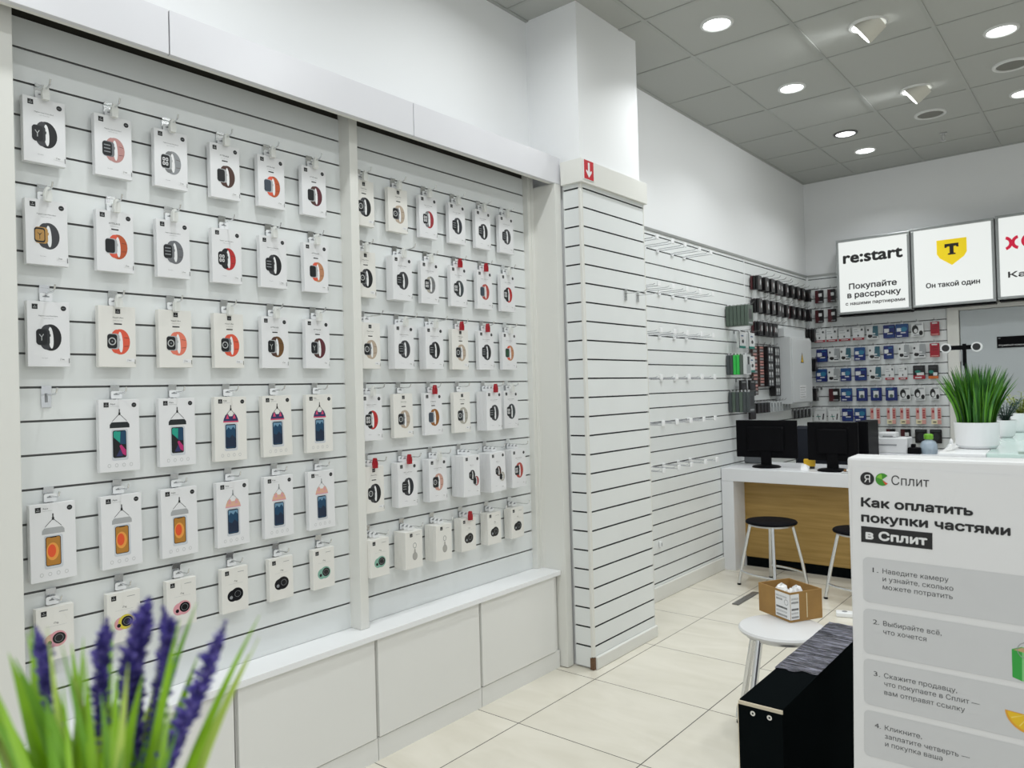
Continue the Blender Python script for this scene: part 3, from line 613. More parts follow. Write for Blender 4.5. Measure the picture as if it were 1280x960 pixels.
for pn, ys, tab, locks, dens in (('lavender-side', A_Y, A, LOCKS_A, {}), ('pillar-side', B_Y, B, LOCKS_B, NST)):
    for r in range(6):
        for c in range(6):
            loc = (XD + .0005, ys[c], ROWZ[r]); it = tab[r][c]; n = dens.get((r, c), 1)
            where = '%s panel, %s row, %s hook' % (pn, ROWN[r], ORD[c])
            Lg = .135 if n > 1 else .085
            if it is None:
                chrome_hook(loc, 'empty chrome display hook, %s' % where.replace(' hook', ' place'), .085); continue
            (kind, spec), dsc = it
            first = .014 if n == 1 else .010
            drop = {'watch': .048, 'duo': .048, 'pouch': .042, 'tag': .045, 'drop': .045}[kind]
            nm, cat = ('strap_box', 'boxed watch strap') if kind in ('watch', 'duo') else ('pouch_box', 'boxed phone pouch') if kind == 'pouch' else ('tracker_box', 'boxed tracker')
            lean = RAD(random.uniform(-.5, .5)) + (RAD(-2.0) if (pn, r, c) == ('pillar-side', 4, 4) else 0)
            d = hang_carton(loc, kind, spec, 'white box with %s, %s' % (dsc, where), n, first, drop, lean, group={'strap_box': 'boxed watch straps', 'pouch_box': 'boxed phone pouches', 'tracker_box': 'boxed trackers'}[nm], cat=cat, name=nm)
            chrome_hook(loc, 'chrome display hook, %s' % where.replace(' hook', ' place'), Lg, locks.get((r, c)), d + .012)

# ================================================================== PILLAR DETAILS
sg = MB().box(0, .095, -.003, 0, 0, .10, PW).rect(.003, .092, .003, .097, -.0034, SIGNRED).text('', 0, 0, .01, 0, PW) if False else MB().box(0, .095, -.003, 0, 0, .105, PW).rect(.003, .092, .003, .102, -.0034, SIGNRED)
sg.poly([(.0475, .012), (.074, .042), (.074, .052), (.056, .046), (.056, .092), (.039, .092), (.039, .046), (.021, .052), (.021, .042)], -.0037, PW)
tag(sg.build('safety_sign', loc=(-2.1575, 3.246, 2.562), rz=Q), 'small red safety sign with white downward arrow on the pillar cap', 'sign')
for i, (y, z) in enumerate(((3.665, 2.02), (3.80, 2.02))):
    chrome_hook((XC + .0005, y, z), ('empty grey metal hook on the pillar face, the one toward the display', 'empty grey metal hook at the far edge of the pillar face')[i], .135, None, group='hooks on the pillar')

# ================================================================== EMPTY WHITE HOOKS BEYOND THE PILLAR
WIRE = mat('white_coated_wire', (0.36, 0.37, 0.40), 0.35)
wclip = MB().box(-.016, .016, -.012, -.0005, -.018, .012, WHITE, .003).mesh('back_clip')
wloop = MB().tube([(-.014, -.008, 0), (-.014, -.03, .006), (-.013, -.18, .006), (-.012, -.195, .012)], .0022, WIRE, 6).tube([(.014, -.008, 0), (.014, -.03, -.002), (.013, -.20, -.002), (.012, -.21, .004)], .0022, WIRE, 6).mesh('wire_loop')
wtick = MB().box(-.018, .018, -.222, -.212, -.008, .026, WHITE, .003).mesh('ticket_plate')
whook = None
for r, gi in enumerate((1, 4, 7, 10, 13, 16)):
    for c, y in enumerate((4.30, 4.50, 4.69, 4.90, 5.095)):
        lb = 'empty white double-wire hook beyond the pillar, %s row, %s along' % (ROWN[r], ORD[c])
        loc = (XR + .0005, y + .004 * ((r * 7 + c * 3) % 5 - 2), 2.52 - .1 * gi)
        if whook is None:
            whook = thing('wire_hook', lb, 'hook', loc, Q, 'empty white wire hooks')
            put(wclip, 'back_clip', whook); put(wloop, 'wire_loop', whook); put(wtick, 'ticket_plate', whook)
        else: copy_thing(whook, loc, lb)
tag(MB().box(-.012, .012, -.02, 0, -.022, .022, WHITE, .005).box(-.005, .005, -.0205, -.02, -.012, .012, GREY).build('wall_clip', loc=(XR + .001, 4.60, .38), rz=Q), 'small white plastic clip low on the slatwall just beyond the pillar', 'clip')

# ================================================================== DARK PACKS ON THE FAR LONG-WALL PANEL
PK = {n: C('pack_' + n, h, .35) for n, h in dict(black='141214', wine='4a1a20', darkgrey='2c2d30', blue='18276a', blue2='1c467c', cyan='2f7596', teal='37616f', white='d9dbdb', red='9c1428', green='2fb54a', sage='4c5a50', slate='3f4547', steel='9a9ea0', pinkred='d29a92', paleyel='e6dcb8', tealgreen='137a6c', brown='4a3430', orange='c7652a', silver='c4c8c8').items()}
PEGM = mat('peg_steel', (0.25, 0.25, 0.25), 0.3, 1.0)
peg_me = {L: MB().tube([(0, -.0005, -.006), (0, -L + .012, -.006), (0, -L, -.002), (0, -L - .010, .012)], .0022, PEGM, 6).box(-.009, .009, -.003, -.0005, -.03, .004, PEGM).mesh('wall_peg') for L in (.06, .10, .14, .22)}
def wall_peg(loc, label, L, rz=Q, group='steel pegs on the far panels'):
    return tag(put(peg_me[L], 'wall_peg', None, loc, rz), label, 'hook', group)
_PM = {}
def pack_mesh(kind, w, h, th):
    k = (kind, round(w, 3), round(h, 3), th)
    if k in _PM: return _PM[k]
    m = MB(); y = -th - .0003
    base = {'case': 'black', 'casewine': 'wine', 'sage': 'sage', 'slate': 'slate', 'green': 'green', 'cable': 'white', 'blackcable': 'black', 'strip': 'brown', 'blackstrip': 'black', 'silver': 'silver', 'black': 'black', 'blue': 'blue', 'blue2': 'blue2',
            'whiteteal': 'white', 'whitegrey': 'white', 'bluewindow': 'blue', 'redbar': 'white', 'redbar2': 'white', 'red': 'red', 'redwhite': 'white', 'blackred': 'black', 'mono': 'white', 'wineblack': 'black', 'earphone': 'white', 'blackgold': 'black'}[kind]
    m.prism(rrect(0, -h / 2, w, h, min(w, h) * .06, 2), -th, 0, PK[base])
    P = PK; X = lambda a: a * w; Z = lambda b: -h + b * h
    def R(a0, a1, b0, b1, c, d=0): m.rect(X(a0 - .5), X(a1 - .5), Z(b0), Z(b1), y - .0001 * d, P[c])
    def E(a, b, ra, rb, c, d=1): m.poly(ell(X(a - .5), Z(b), ra * w, rb * h, 14), y - .0001 * d, P[c])
    if kind in ('case', 'casewine'):
        m.poly(ell(X(.12), Z(.52), .30 * w, .34 * h, 18), y, P['darkgrey' if kind == 'case' else 'pinkred']); m.poly(ell(X(.18), Z(.52), .11 * w, .22 * h, 14), y - .0001, P['white'])
        R(.12, .46, .34, .70, 'wine' if kind == 'case' else 'black', 2); R(.18, .4, .42, .62, 'slate', 3); R(.15, .85, .84, .92, 'darkgrey')
    elif kind in ('sage', 'slate', 'green'): R(.1, .9, .08, .16, 'steel'); R(.2, .8, .3, .8, 'darkgrey' if kind != 'green' else 'sage')
    elif kind == 'cable': R(0, 1, 0, .14, 'tealgreen'); R(.0, .1, 0, 1, 'slate'); E(.6, .42, .16, .12, 'darkgrey'); R(.35, .7, .72, .8, 'blue2'); R(.4, .55, .6, .64, 'pinkred')
    elif kind == 'blackcable': E(.55, .5, .26, .26, 'darkgrey'); R(.2, .8, .85, .9, 'steel')
    elif kind == 'strip':
        for i in range(14): R(.12, .88, .03 + .07 * i, .065 + .07 * i, 'pinkred' if i % 3 else 'steel'); 
    elif kind == 'blackstrip':
        for i in range(5):
            for a in (.28, .68): E(a, .12 + .2 * i, .10, .045, 'white'); E(a, .05 + .2 * i, .14, .03, 'steel')
    elif kind == 'silver': R(.1, .9, .05, .5, 'steel'); R(.3, .7, .5, .9, 'slate')
    elif kind == 'black': E(.5, .45, .3, .3, 'darkgrey'); R(.1, .9, .85, .93, 'slate')
    elif kind == 'blue': R(.08, .5, .42, .72, 'white'); R(.3, .95, .1, .2, 'blue2'); E(.62, .4, .26, .08, 'black'); R(.35, .8, .30, .38, 'white', 2); R(.5, .9, .8, .86, 'cyan')
    elif kind == 'blue2': m.poly([(X(-.5), Z(.0)), (X(.5), Z(0)), (X(.5), Z(.62)), (X(-.5), Z(.42))], y, P['blue']); R(.1, .45, .45, .70, 'white', 1); E(.66, .60, .26, .18, 'cyan', 1); R(.4, .8, .30, .38, 'white', 2); R(.1, .5, .08, .16, 'white', 2)
    elif kind in ('whiteteal', 'whitegrey'): m.poly([(X(.0), Z(.3)), (X(.5), Z(.2)), (X(.5), Z(1)), (X(.06), Z(1))], y, P['teal' if kind == 'whiteteal' else 'steel']); E(.3, .25, .2, .14, 'black'); R(.25, .75, .36, .46, 'white', 2); E(.14, .72, .08, .09, 'black', 2); R(.5, .9, .1, .2, 'slate')
    elif kind == 'bluewindow': R(.25, .72, .25, .75, 'white'); E(.5, .36, .17, .13, 'sage', 2); R(.1, .6, .85, .92, 'cyan')
    elif kind in ('redbar', 'redbar2'):
        R(0, 1, 0, .17, 'red'); m.text('kabel', 0, Z(.05), h * .07, y - .0002, PW, 'c') if False else R(.2, .8, .06, .11, 'white', 1)
        E(.48, .34, .07, .08, 'black'); R(.72, .9, .7, .86, 'slate'); R(.1, .45, .78, .83, 'steel'); R(.1, .55, .62, .66, 'steel')
    elif kind == 'red': R(.1, .9, .06, .12, 'pinkred'); R(.2, .8, .86, .95, 'white'); R(.15, .85, .5, .53, 'wine'); R(.15, .85, .66, .69, 'wine')
    elif kind == 'redwhite':
        R(.0, .34, .3, 1, 'pinkred'); R(.62, 1, .3, 1, 'pinkred'); R(.0, .6, .0, .26, 'paleyel'); R(.6, 1, 0, .26, 'pinkred', 1)
        for i in range(4): R(.68, .92, .38 + .14 * i, .46 + .14 * i, 'red', 2)
        R(.1, .3, .7, .86, 'red', 1); R(.15, .5, .1, .16, 'black', 2)
    elif kind == 'blackred': R(0, 1, 0, .28, 'red'); R(.15, .7, .08, .16, 'white', 1); R(.3, .9, .28, .48, 'white', 1); E(.4, .55, .25, .1, 'tealgreen', 2); R(.1, .8, .75, .9, 'darkgrey')
    elif kind == 'blackgold': R(0, 1, 0, .2, 'orange'); R(.5, .9, .22, .45, 'white', 1); E(.3, .5, .25, .12, 'tealgreen', 2); R(.1, .8, .75, .9, 'darkgrey')
    elif kind == 'mono': E(.32, .52, .27, .32, 'black'); E(.36, .42, .15, .16, 'white', 2); E(.8, .25, .16, .18, 'black', 2); R(.3, .9, .82, .92, 'steel'); R(.2, .72, .05, .14, 'steel')
    elif kind == 'wineblack': m.poly([(X(-.5), Z(.0)), (X(.05), Z(0)), (X(-.1), Z(1)), (X(-.5), Z(1))], y, P['wine']); R(.42, .82, .5, .75, 'white', 1); R(.4, .9, .08, .14, 'steel', 1)
    elif kind == 'earphone':
        R(.1, .9, .84, .87, 'steel'); m.poly([(X(-.1), Z(.1)), (X(-.04), Z(.1)), (X(-.16), Z(.55)), (X(-.22), Z(.55))], y, P['black']); m.poly([(X(.16), Z(.12)), (X(.28), Z(.12)), (X(.34), Z(.6)), (X(.24), Z(.6))], y, P['black']); R(.2, .55, .34, .4, 'tealgreen', 1)
    _PM[k] = m.mesh('pack'); return _PM[k]
def pack(kind, w, h, th, loc, label, rz=Q, group='hanging packs', depth=0.0, cat='accessory pack', name='accessory_pack', drop=.018):
    """A hanging card pack; loc sits on the groove, the pack hangs below it."""
    t = thing(name, label, cat, loc, rz, group)
    put(pack_mesh(kind, w, h, th), 'card', t, (0, -depth, -drop))
    put(MB().prism(rrect(0, .003, w * .34, .016, .004, 2), -.001, 0, WHITE).mesh('hang_tab') if False else TAB2, 'hang_tab', t, (0, -depth - .002, -drop))
    return t
TAB2 = MB().prism(rrect(0, .006, .026, .020, .004, 2), -.001, 0, WHITE).mesh('hang_tab')
PEGROWS = {1: (10, 'top'), 3: (10, 'second'), 5: (5, 'third')}
DY = [6.375, 6.545, 6.69, 6.835, 6.975, 7.125, 7.29, 7.45, 7.60, 7.78]
for gi, (n, rn) in PEGROWS.items():
    for c in range(n):
        y = DY[c] + (.004 if gi == 3 else -.17 if (gi, c) == (5, 4) else -.045 * c if gi == 5 else 0); z = 2.52 - .1 * gi
        L = .14 if c < 5 else .10
        wall_peg((XR + .0005, y, z), 'steel peg on the cabinet panel, %s row, %s from its seam' % (rn, ORD[c]), L)
        for k in range(3 if c < 4 else 2):
            kd = 'casewine' if (c * 3 + gi) % 4 == 1 and k == 0 else 'case'
            pack(kd, .082, .118, .018, (XR, y, z), 'black watch case pack, cabinet panel %s row, %s from seam, %s' % (rn, ORD[c], ('against the wall', 'second out', 'third out')[k]), depth=.012 + .026 * k, group='black watch case packs', drop=.012)
# corner packs beyond the cabinet
for i, z in enumerate((2.02, 1.72, 1.42)):
    wall_peg((XR + .0005, 7.80, z), 'steel peg in the corner past the electrical cabinet, %s of three' % ('upper', 'middle', 'lower')[i], .14)
    for k in range(3): pack('case', .085, .13, .022, (XR, 7.80, z), 'black pack in the far corner, %s peg, %s' % (('upper', 'middle', 'lower')[i], ('innermost', 'middle one', 'outermost')[k]), depth=.012 + .03 * k, group='black packs in the corner', drop=.012)
# packs hanging side-on near the seam
def stack(y, gi, kinds, w, h, th, lab, group, L=.22, gap=.004):
    z = 2.52 - .1 * gi; wall_peg((XR + .0005, y, z), 'long steel peg holding the %s' % lab, L)
    for k, kd in enumerate(kinds):
        pack(kd, w, h, th, (XR, y, z), '%s pack, %s from the wall, on the peg of %s' % ({'sage': 'grey-green', 'slate': 'dark grey', 'green': 'bright green', 'silver': 'silver', 'blackcable': 'black'}.get(kd, kd), ORD[k], lab), depth=.010 + (th + gap) * k, group=group, drop=.014)
stack(5.85, 4, ['sage'] * 6, .10, .165, .028, 'upper grey-green packs', 'upper grey-green packs')
stack(5.84, 8, ['slate', 'slate', 'green', 'green', 'sage', 'silver'], .10, .160, .024, 'green and grey packs', 'green and grey packs')
stack(5.86, 11, ['slate', 'sage', 'slate', 'sage', 'slate', 'slate'], .10, .165, .026, 'lower dark grey packs', 'lower dark grey packs')
for i, (y, gi, kd, lb) in enumerate(((5.98, 6, 'cable', 'white teal-footed cable pack farther from the panel seam'), (6.18, 6, 'cable', 'white teal-footed cable pack at the panel seam'),
                                     (5.99, 10, 'blackcable', 'black coiled cable pack above the lower dark grey packs'), (6.18, 10, 'blackcable', 'black coiled cable pack at the panel seam, under the green packs'), (6.17, 12, 'blackcable', 'black coiled cable pack just over the monitor'), (6.17, 8, 'cable', 'small teal-footed pack beside the green packs'))):
    L = .14
    wall_peg((XR + .0005, y, 2.52 - .1 * gi), 'steel peg carrying the %s' % lb, L)
    pack(kd, .135 if kd == 'cable' else .12, .135, .02, (XR, y, 2.52 - .1 * gi), lb, depth=.05, group='cable packs by the seam', cat='cable pack', name='cable_pack')
for i, (y, w, h, kd, lb) in enumerate(((6.335, .105, .43, 'strip', 'long brown and pink blister strip nearest the panel seam'), (6.485, .105, .36, 'strip', 'long brown and pink blister strip, second from the seam'),
                                       (6.625, .145, .36, 'blackstrip', 'long black strip of white earphones, shorter one'), (6.785, .125, .45, 'blackstrip', 'long black strip of white earphones beside the electrical cabinet'))):
    wall_peg((XR + .0005, y, 1.82), 'steel peg holding the %s' % lb, .06)
    pack(kd, w, h, .02 if kd == 'strip' else .05, (XR, y, 1.82), lb, depth=.015, group='long hanging strips', cat='blister strip', name='blister_strip')
for i in range(11):
    y = 6.33 + .075 * i; kd = 'black' if i < 4 else 'silver'
    wall_peg((XR + .0005, y, 1.32), 'steel peg in the lowest row over the monitor, %s from the seam' % ORD[i], .10)
    pack(kd, .062, .09, .03, (XR, y, 1.32), '%s small pack, lowest row over the monitor, %s from the seam' % ('black' if i < 4 else 'silver grey', ORD[i]), depth=.03, group='small packs over the monitor')
for i in range(5):
    y = 7.33 + .105 * i
    wall_peg((XR + .0005, y, 1.22), 'steel peg under the electrical cabinet, %s toward the corner' % ORD[i], .06)
    pack('black', .05, .085, .012, (XR, y, 1.22), 'little dark pack under the electrical cabinet, %s toward the corner' % ORD[i], depth=.02, group='little packs under the cabinet')
# electrical cabinet
ELEC = mat('electric_cabinet_grey', (0.62, 0.64, 0.645), 0.35)
t = thing('electrical_cabinet', 'tall pale grey electrical cabinet with yellow warning triangle on the slatwall', 'cabinet', (XR + .001, 6.885, 1.275), Q)
MB().box(0, .56, -.15, -.0, 0, .62, ELEC).build('housing', t, bevel=.004)
MB().box(.012, .548, -.162, -.1505, .012, .60, ELEC).build('door', t, bevel=.003)
MB().box(-.01, .57, -.10, -.0, .622, .70, ELEC).build('top_trunking', t, bevel=.003)
YEL = C('warning_yellow', 'e2b81c')
MB().prism([(.235, .38), (.315, .38), (.275, .475)], -.1635, -.162, INK).prism([(.244, .386), (.306, .386), (.275, .460)], -.1642, -.1636, YEL).poly([(.272, .392), (.283, .418), (.275, .418), (.284, .444), (.267, .414), (.275, .414)], -.1646, INK).build('warning_triangle', t)
lb = MB().box(.19, .36, -.1632, -.162, .045, .17, PW)
for i in range(5): lb.rect(.20, .34 - .02 * (i % 2), .145 - .022 * i, .149 - .022 * i, -.1635, INK if i in (0, 4) else GREY)
lb.build('paper_notice', t)

# ================================================================== PACKS ON THE END WALL
ROWB = {1: ([(-2.423, -2.338), (-2.304, -2.223)], ['wineblack', 'wineblack']),
 3: ([(-2.43, -2.344), (-2.302, -2.217)], ['wineblack', 'wineblack']),
 5: ([(-2.442, -2.331), (-2.325, -2.217), (-2.208, -2.094), (-2.073, -1.964), (-1.947, -1.838), (-1.798, -1.692), (-1.687, -1.574), (-1.553, -1.448), (-1.394, -1.318)], ['redbar'] * 4 + ['whiteteal', 'blue', 'blue2', 'mono', 'red']),
 7: ([(-2.428, -2.318), (-2.313, -2.202), (-2.196, -2.091), (-2.067, -1.961), (-1.936, -1.829), (-1.798, -1.708), (-1.67, -1.574), (-1.548, -1.438), (-1.402, -1.32)], ['blue', 'whitegrey', 'whiteteal', 'blue2', 'whiteteal', 'blue', 'whitegrey', 'whitegrey', 'red']),
 9: ([(-2.441, -2.328), (-2.32, -2.208), (-2.199, -2.097), (-2.068, -1.955), (-1.934, -1.822), (-1.791, -1.709), (-1.676, -1.596), (-1.548, -1.444), (-1.423, -1.336)], ['blue2', 'whitegrey', 'blue2', 'blue', 'whiteteal', 'redbar2', 'redbar2', 'blackred', 'blackgold']),
 11: ([(-2.316, -2.212), (-2.202, -2.093), (-2.059, -1.953), (-1.925, -1.822), (-1.793, -1.687), (-1.673, -1.575), (-1.548, -1.449), (-1.418, -1.331)], ['wineblack', 'blue2', 'bluewindow', 'bluewindow', 'bluewindow', 'mono', 'mono', 'mono']),
 13: ([(-2.47, -2.345), (-2.332, -2.215), (-2.197, -2.089), (-2.082, -1.971), (-1.937, -1.845), (-1.786, -1.704), (-1.672, -1.586), (-1.538, -1.45), (-1.408, -1.322)], ['earphone', 'earphone', 'blue', 'blue2'] + ['redwhite'] * 5),
 15: ([(-2.075, -1.977), (-1.937, -1.847), (-1.798, -1.715), (-1.674, -1.583), (-1.549, -1.445), (-1.426, -1.324)], ['mono', 'mono', 'wineblack', 'wineblack', 'black', 'black'])}
KNAME = dict(wineblack='black and dark red pack', redbar='white pack with red foot', whiteteal='white and teal pack', blue='blue pack', blue2='bright blue pack', mono='black and white pack', red='solid red pack', whitegrey='white and grey pack', redbar2='small red-footed pack',
             blackred='black pack with red foot', blackgold='black pack with orange foot', bluewindow='blue pack with clear window', earphone='white earphone pack', redwhite='pink and white card pack', black='black pack')
for ri, (gi, (xs, kinds)) in enumerate(ROWB.items()):
    rn = ['first', 'second', 'third', 'fourth', 'fifth', 'sixth', 'seventh', 'eighth'][ri]
    for c, ((a, b), kd) in enumerate(zip(xs, kinds)):
        z = 2.52 - .1 * gi; xm = (a + b) / 2 - .008
        wall_peg((xm, YB, z), 'steel peg on the far wall, %s row down, %s from the corner' % (rn, ORD[c]), .06, 0, 'steel pegs on the far wall')
        hh = .128 if kd != 'redwhite' else .15
        if kd == 'wineblack' and gi < 5: hh = .13
        pack(kd, b - a - .004, hh, .014, (xm, YB - .001, z), '%s on the far wall, %s row down, %s from the corner' % (KNAME[kd], rn, ORD[c]), 0, 'packs on the far wall', depth=.02 + .006 * ((c * 5 + gi) % 3), drop=.020)
chrome = wall_peg((-2.407, YB, 1.42), 'empty steel peg on the far wall beside the dark red pack', .06, 0, 'steel pegs on the far wall')

# ================================================================== LIT SIGNS
SIGNFR = mat('sign_frame_aluminium', (0.40, 0.42, 0.42), 0.35, 0.7)
def sign_box(x0, x1, z0, z1, label):
    w, h = x1 - x0, z1 - z0
    t = thing('lightbox_sign', label, 'illuminated sign', (x0, 7.70, z0), 0, 'lit signs over the far wall')
    f = .024
    fr = MB().box(0, w, 0, .15, 0, f, SIGNFR).box(0, w, 0, .15, h - f, h, SIGNFR).box(0, f, 0, .15, f, h - f, SIGNFR).box(w - f, w, 0, .15, f, h - f, SIGNFR)
    fr.build('frame', t, bevel=.004)
    MB().box(f, w - f, .006, .012, f, h - f, SIGNLIT).build('lit_face', t)
    MB().box(.01, w - .01, .02, .145, -.016, -.002, BLACKP).build('underside_shade', t)  # black slab stands for the shadow line below the sign
    return t, w, h
t, w, h = sign_box(-2.178, -1.524, 2.122, 2.853, 'square lit sign lettered in black, nearest the corner')
MB().text('re:start', .062, 2.617 - 2.122, .122, .0055, INK, 'l', .034, .53).build('lettering', t)
MB().text('Покупайте', w / 2 - .005, 2.362 - 2.122, .058, .0055, INK, 'c', .03, .425).build('lettering', t)
MB().text('в рассрочку', w / 2 + .003, 2.278 - 2.122, .058, .0055, INK, 'c', .03, .475).build('lettering', t)
MB().text('с нашими партнерами', w / 2 + .010, 2.208 - 2.122, .034, .0055, INK, 'c', .03, .525).build('lettering', t)
t, w, h = sign_box(-1.516, -.860, 2.132, 2.862, 'square lit sign with a yellow shield emblem')
SHY = mat('shield_yellow', (0.92, 0.68, 0.01), 0.4, emit=.30)
sx = w / 2 + .000; sz = 2.715 - 2.132
MB().poly([(sx - .118, sz + .01), (sx - .118, sz - .115), (sx - .095, sz - .155), (sx, sz - .225), (sx + .095, sz - .155), (sx + .118, sz - .115), (sx + .118, sz + .01)][::1], .0052, SHY).build('shield_emblem', t)
MB().poly([(sx - .055, sz - .03), (sx - .055, sz - .065), (sx - .04, sz - .065), (sx - .035, sz - .055), (sx - .016, sz - .055), (sx - .016, sz - .115), (sx - .03, sz - .118), (sx - .03, sz - .13), (sx + .03, sz - .13), (sx + .03, sz - .118), (sx + .016, sz - .115), (sx + .016, sz - .055), (sx + .035, sz - .055), (sx + .04, sz - .065), (sx + .055, sz - .065), (sx + .055, sz - .03)], .0046, INK).build('shield_letter', t)
MB().text('Он такой один', w / 2 - .002, 2.300 - 2.132, .048, .0055, INK, 'c', .03, .425).build('lettering', t)
t, w, h = sign_box(-.852, -.20, 2.142, 2.872, 'square lit sign with red lettering, cut by the picture edge')
RX = mat('sign_letter_red', (0.80, 0.01, 0.06), 0.4, emit=.2)
lx, lz = .117, 2.624 - 2.142
xr = MB()
for sgn in (1, -1):      # two arcs set back to back
    c0 = lx - sgn * .058
    o_ = [(c0 + sgn * .064 * cos(RAD(-74 + 14.8 * i)), lz + .062 * sin(RAD(-74 + 14.8 * i))) for i in range(11)]
    i_ = [(c0 + sgn * .038 * cos(RAD(-74 + 14.8 * i)), lz + .036 * sin(RAD(-74 + 14.8 * i))) for i in range(11)]
    xr.poly((o_ + i_[::-1]) if sgn > 0 else (o_ + i_[::-1])[::-1], .0052 - .0001 * (sgn < 0), RX)
xr.poly(ell(lx + .128, lz + .004, .062, .062, 28), .0052, RX).build('red_emblem', t)
MB().text('Карта', .082, 2.325 - 2.142, .052, .0055, INK, 'l', .03, .32).build('lettering', t)
# door plate
dp = MB().box(0, .34, -.004, 0, 0, .100, BLACKP).text('Служебный коридор', .012, .016, .015, -.0044, PW, 'l', .01, .195).rect(.010, .026, .082, .088, -.0043, GREY)
tag(dp.build('door_plate', loc=(-.885, YB - .0055, 1.728)), 'black plate with small white lettering on the blue-grey door', 'sign')

# ================================================================== DESK AND WHAT STANDS ON IT
DESKW = mat('desk_white', (0.74, 0.75, 0.77), 0.35)
t = thing('service_desk', 'white desk with oak front panel, in front of the dark monitors', 'desk', (-2.515, 5.635, 0))
MB().box(0, 1.95, 0, .62, .705, .805, DESKW).build('desk_top', t, bevel=.003)
MB().box(0, .098, 0, .62, 0, .7045, DESKW).build('side_panel', t, bevel=.002); MB().box(1.852, 1.95, 0, .62, 0, .7045, DESKW).build('side_panel', t, bevel=.002)
MB().box(.0985, 1.8515, .215, .235, .078, .7045, OAK).build('front_panel', t)
MB().box(.0985, 1.8515, .235, .25, 0, .0775, BLACKM).box(.0985, 1.8515, .225, .235, 0.0, .0775, BLACKM).build('plinth', t)
def monitor(loc, w, z0, z1, label, rz=0.0):
    t = thing('monitor', label, 'monitor', loc, rz, 'monitors seen from behind')
    MB().box(-w / 2, w / 2, 0, .022, z0, z1, BLACKP, .004).box(-w * .3, w * .3, -.02, 0, z0 + .05, z1 - .05, BLACKP, .008).build('rear_shell', t)
    MB().box(-w / 2 + .006, w / 2 - .006, .0222, .0235, z0 + .008, z1 - .008, INK).build('screen', t)
    MB().box(-.04, .04, -.015, .012, .012, z0 + .06, BLACKP, .004).build('neck', t)
    MB().lathe([(0, 0), (.108, 0), (.110, .006), (.098, .014), (.04, .022), (0, .022)], BLACKP, 40).build('foot', t)
    return t
monitor((-2.225, 5.84, .805), .488, .075, .372, 'black monitor seen from behind, at the slatwall end of the desk')
monitor((-1.705, 5.79, .805), .36, .075, .362, 'black monitor seen from behind, nearer the white poster stand')
t = thing('computer_case', 'black computer case with a pale edge line beside the second monitor', 'computer', (-1.585, 5.95, .805))
MB().box(0, .09, 0, .30, 0, .36, BLACKP, .004).build('housing', t); MB().box(-.006, -.0005, -.001, .004, 0, .355, LG).build('edge_strip', t)
NAVYS = mat('navy_fabric', (0.008, 0.011, 0.02), 0.8, bump=.3, bscale=400)
t = thing('office_chair', 'dark navy chair back between the two monitors', 'chair', (-2.0, 6.45, 0))
MB().box(-.21, .21, 0, .06, .62, 1.10, NAVYS, .025).build('backrest', t); MB().box(-.22, .22, .02, .46, .44, .52, NAVYS, .025).build('seat', t)
MB().tube([(0, .24, .08), (0, .24, .44)], .025, BLACKP).build('gas_lift', t); MB().box(-.03, .03, -.03, .05, .4, .7, BLACKP).build('back_bracket', t)
for i in range(5):
    a = 2 * pi * i / 5 + .3; l = MB().tube([(0, .24, .10), (.28 * cos(a), .24 + .28 * sin(a), .07)], .018, BLACKP); l.tube([(.28 * cos(a), .24 + .28 * sin(a) - .012, .026), (.28 * cos(a), .24 + .28 * sin(a) + .012, .026)], .026, BLACKP, 12); l.build('leg', t)
t = thing('desk_speaker', 'small grey speaker with round silver front under the first monitor', 'speaker', (-2.475, 6.03, .805))
MB().tube([(.0, 0, .040), (.13, .02, .040)], .036, C('speaker_grey', '6f7376'), 20).build('housing', t); MB().tube([(-.004, -.001, .040), (0.0, 0, .040)], .030, CHROME, 20).tube([(-.006, -.001, .04), (-.003, 0, .04)], .018, INK, 16).build('driver', t)
YB_ = C('box_yellow', 'd9ad12')
t = thing('yellow_box', 'small yellow box on the desk under the second monitor', 'box', (-1.90, 5.86, .805), .2); MB().box(-.04, .04, 0, .05, .018, .072, YB_, .002).build('carton', t); MB().box(-.036, .036, .002, .048, 0, .0175, INK).build('base', t)
t = thing('paper_pile', 'crumpled white receipt beside the yellow box on the desk', 'paper', (-1.925, 5.735, .8055), .4)
MB().add([(0, 0, 0), (.06, .0, .0), (.07, .04, .03), (.01, .05, .045), (.035, .02, .05)], [(0, 1, 4), (1, 2, 4), (2, 3, 4), (3, 0, 4), (0, 3, 2, 1)], PW) if False else None
pb = MB(); pb.add([(0, 0, 0), (.06, 0, 0), (.07, .04, .025), (.01, .05, .04), (.035, .02, .045)], [(0, 1, 4), (1, 2, 4), (2, 3, 4), (3, 0, 4), (0, 3, 2, 1)], PW); pb.build('sheet', t)
t = thing('pastry_tray', 'small clear-topped tray of brown bits by the second monitor foot', 'tray', (-1.56, 5.675, .805), .1)
MB().box(-.05, .05, -.03, .03, 0, .012, LG, .003).build('tray', t)
bits = MB()
for i in range(14): bits.lathe([(0, .012), (.008, .016), (.009, .022), (.004, .03), (0, .031)], C('bits_brown', '8a6238') if i % 2 else PW, 8, random.uniform(-.035, .035), random.uniform(-.018, .018))
o = bits.build('contents', t); o['kind'] = 'stuff'
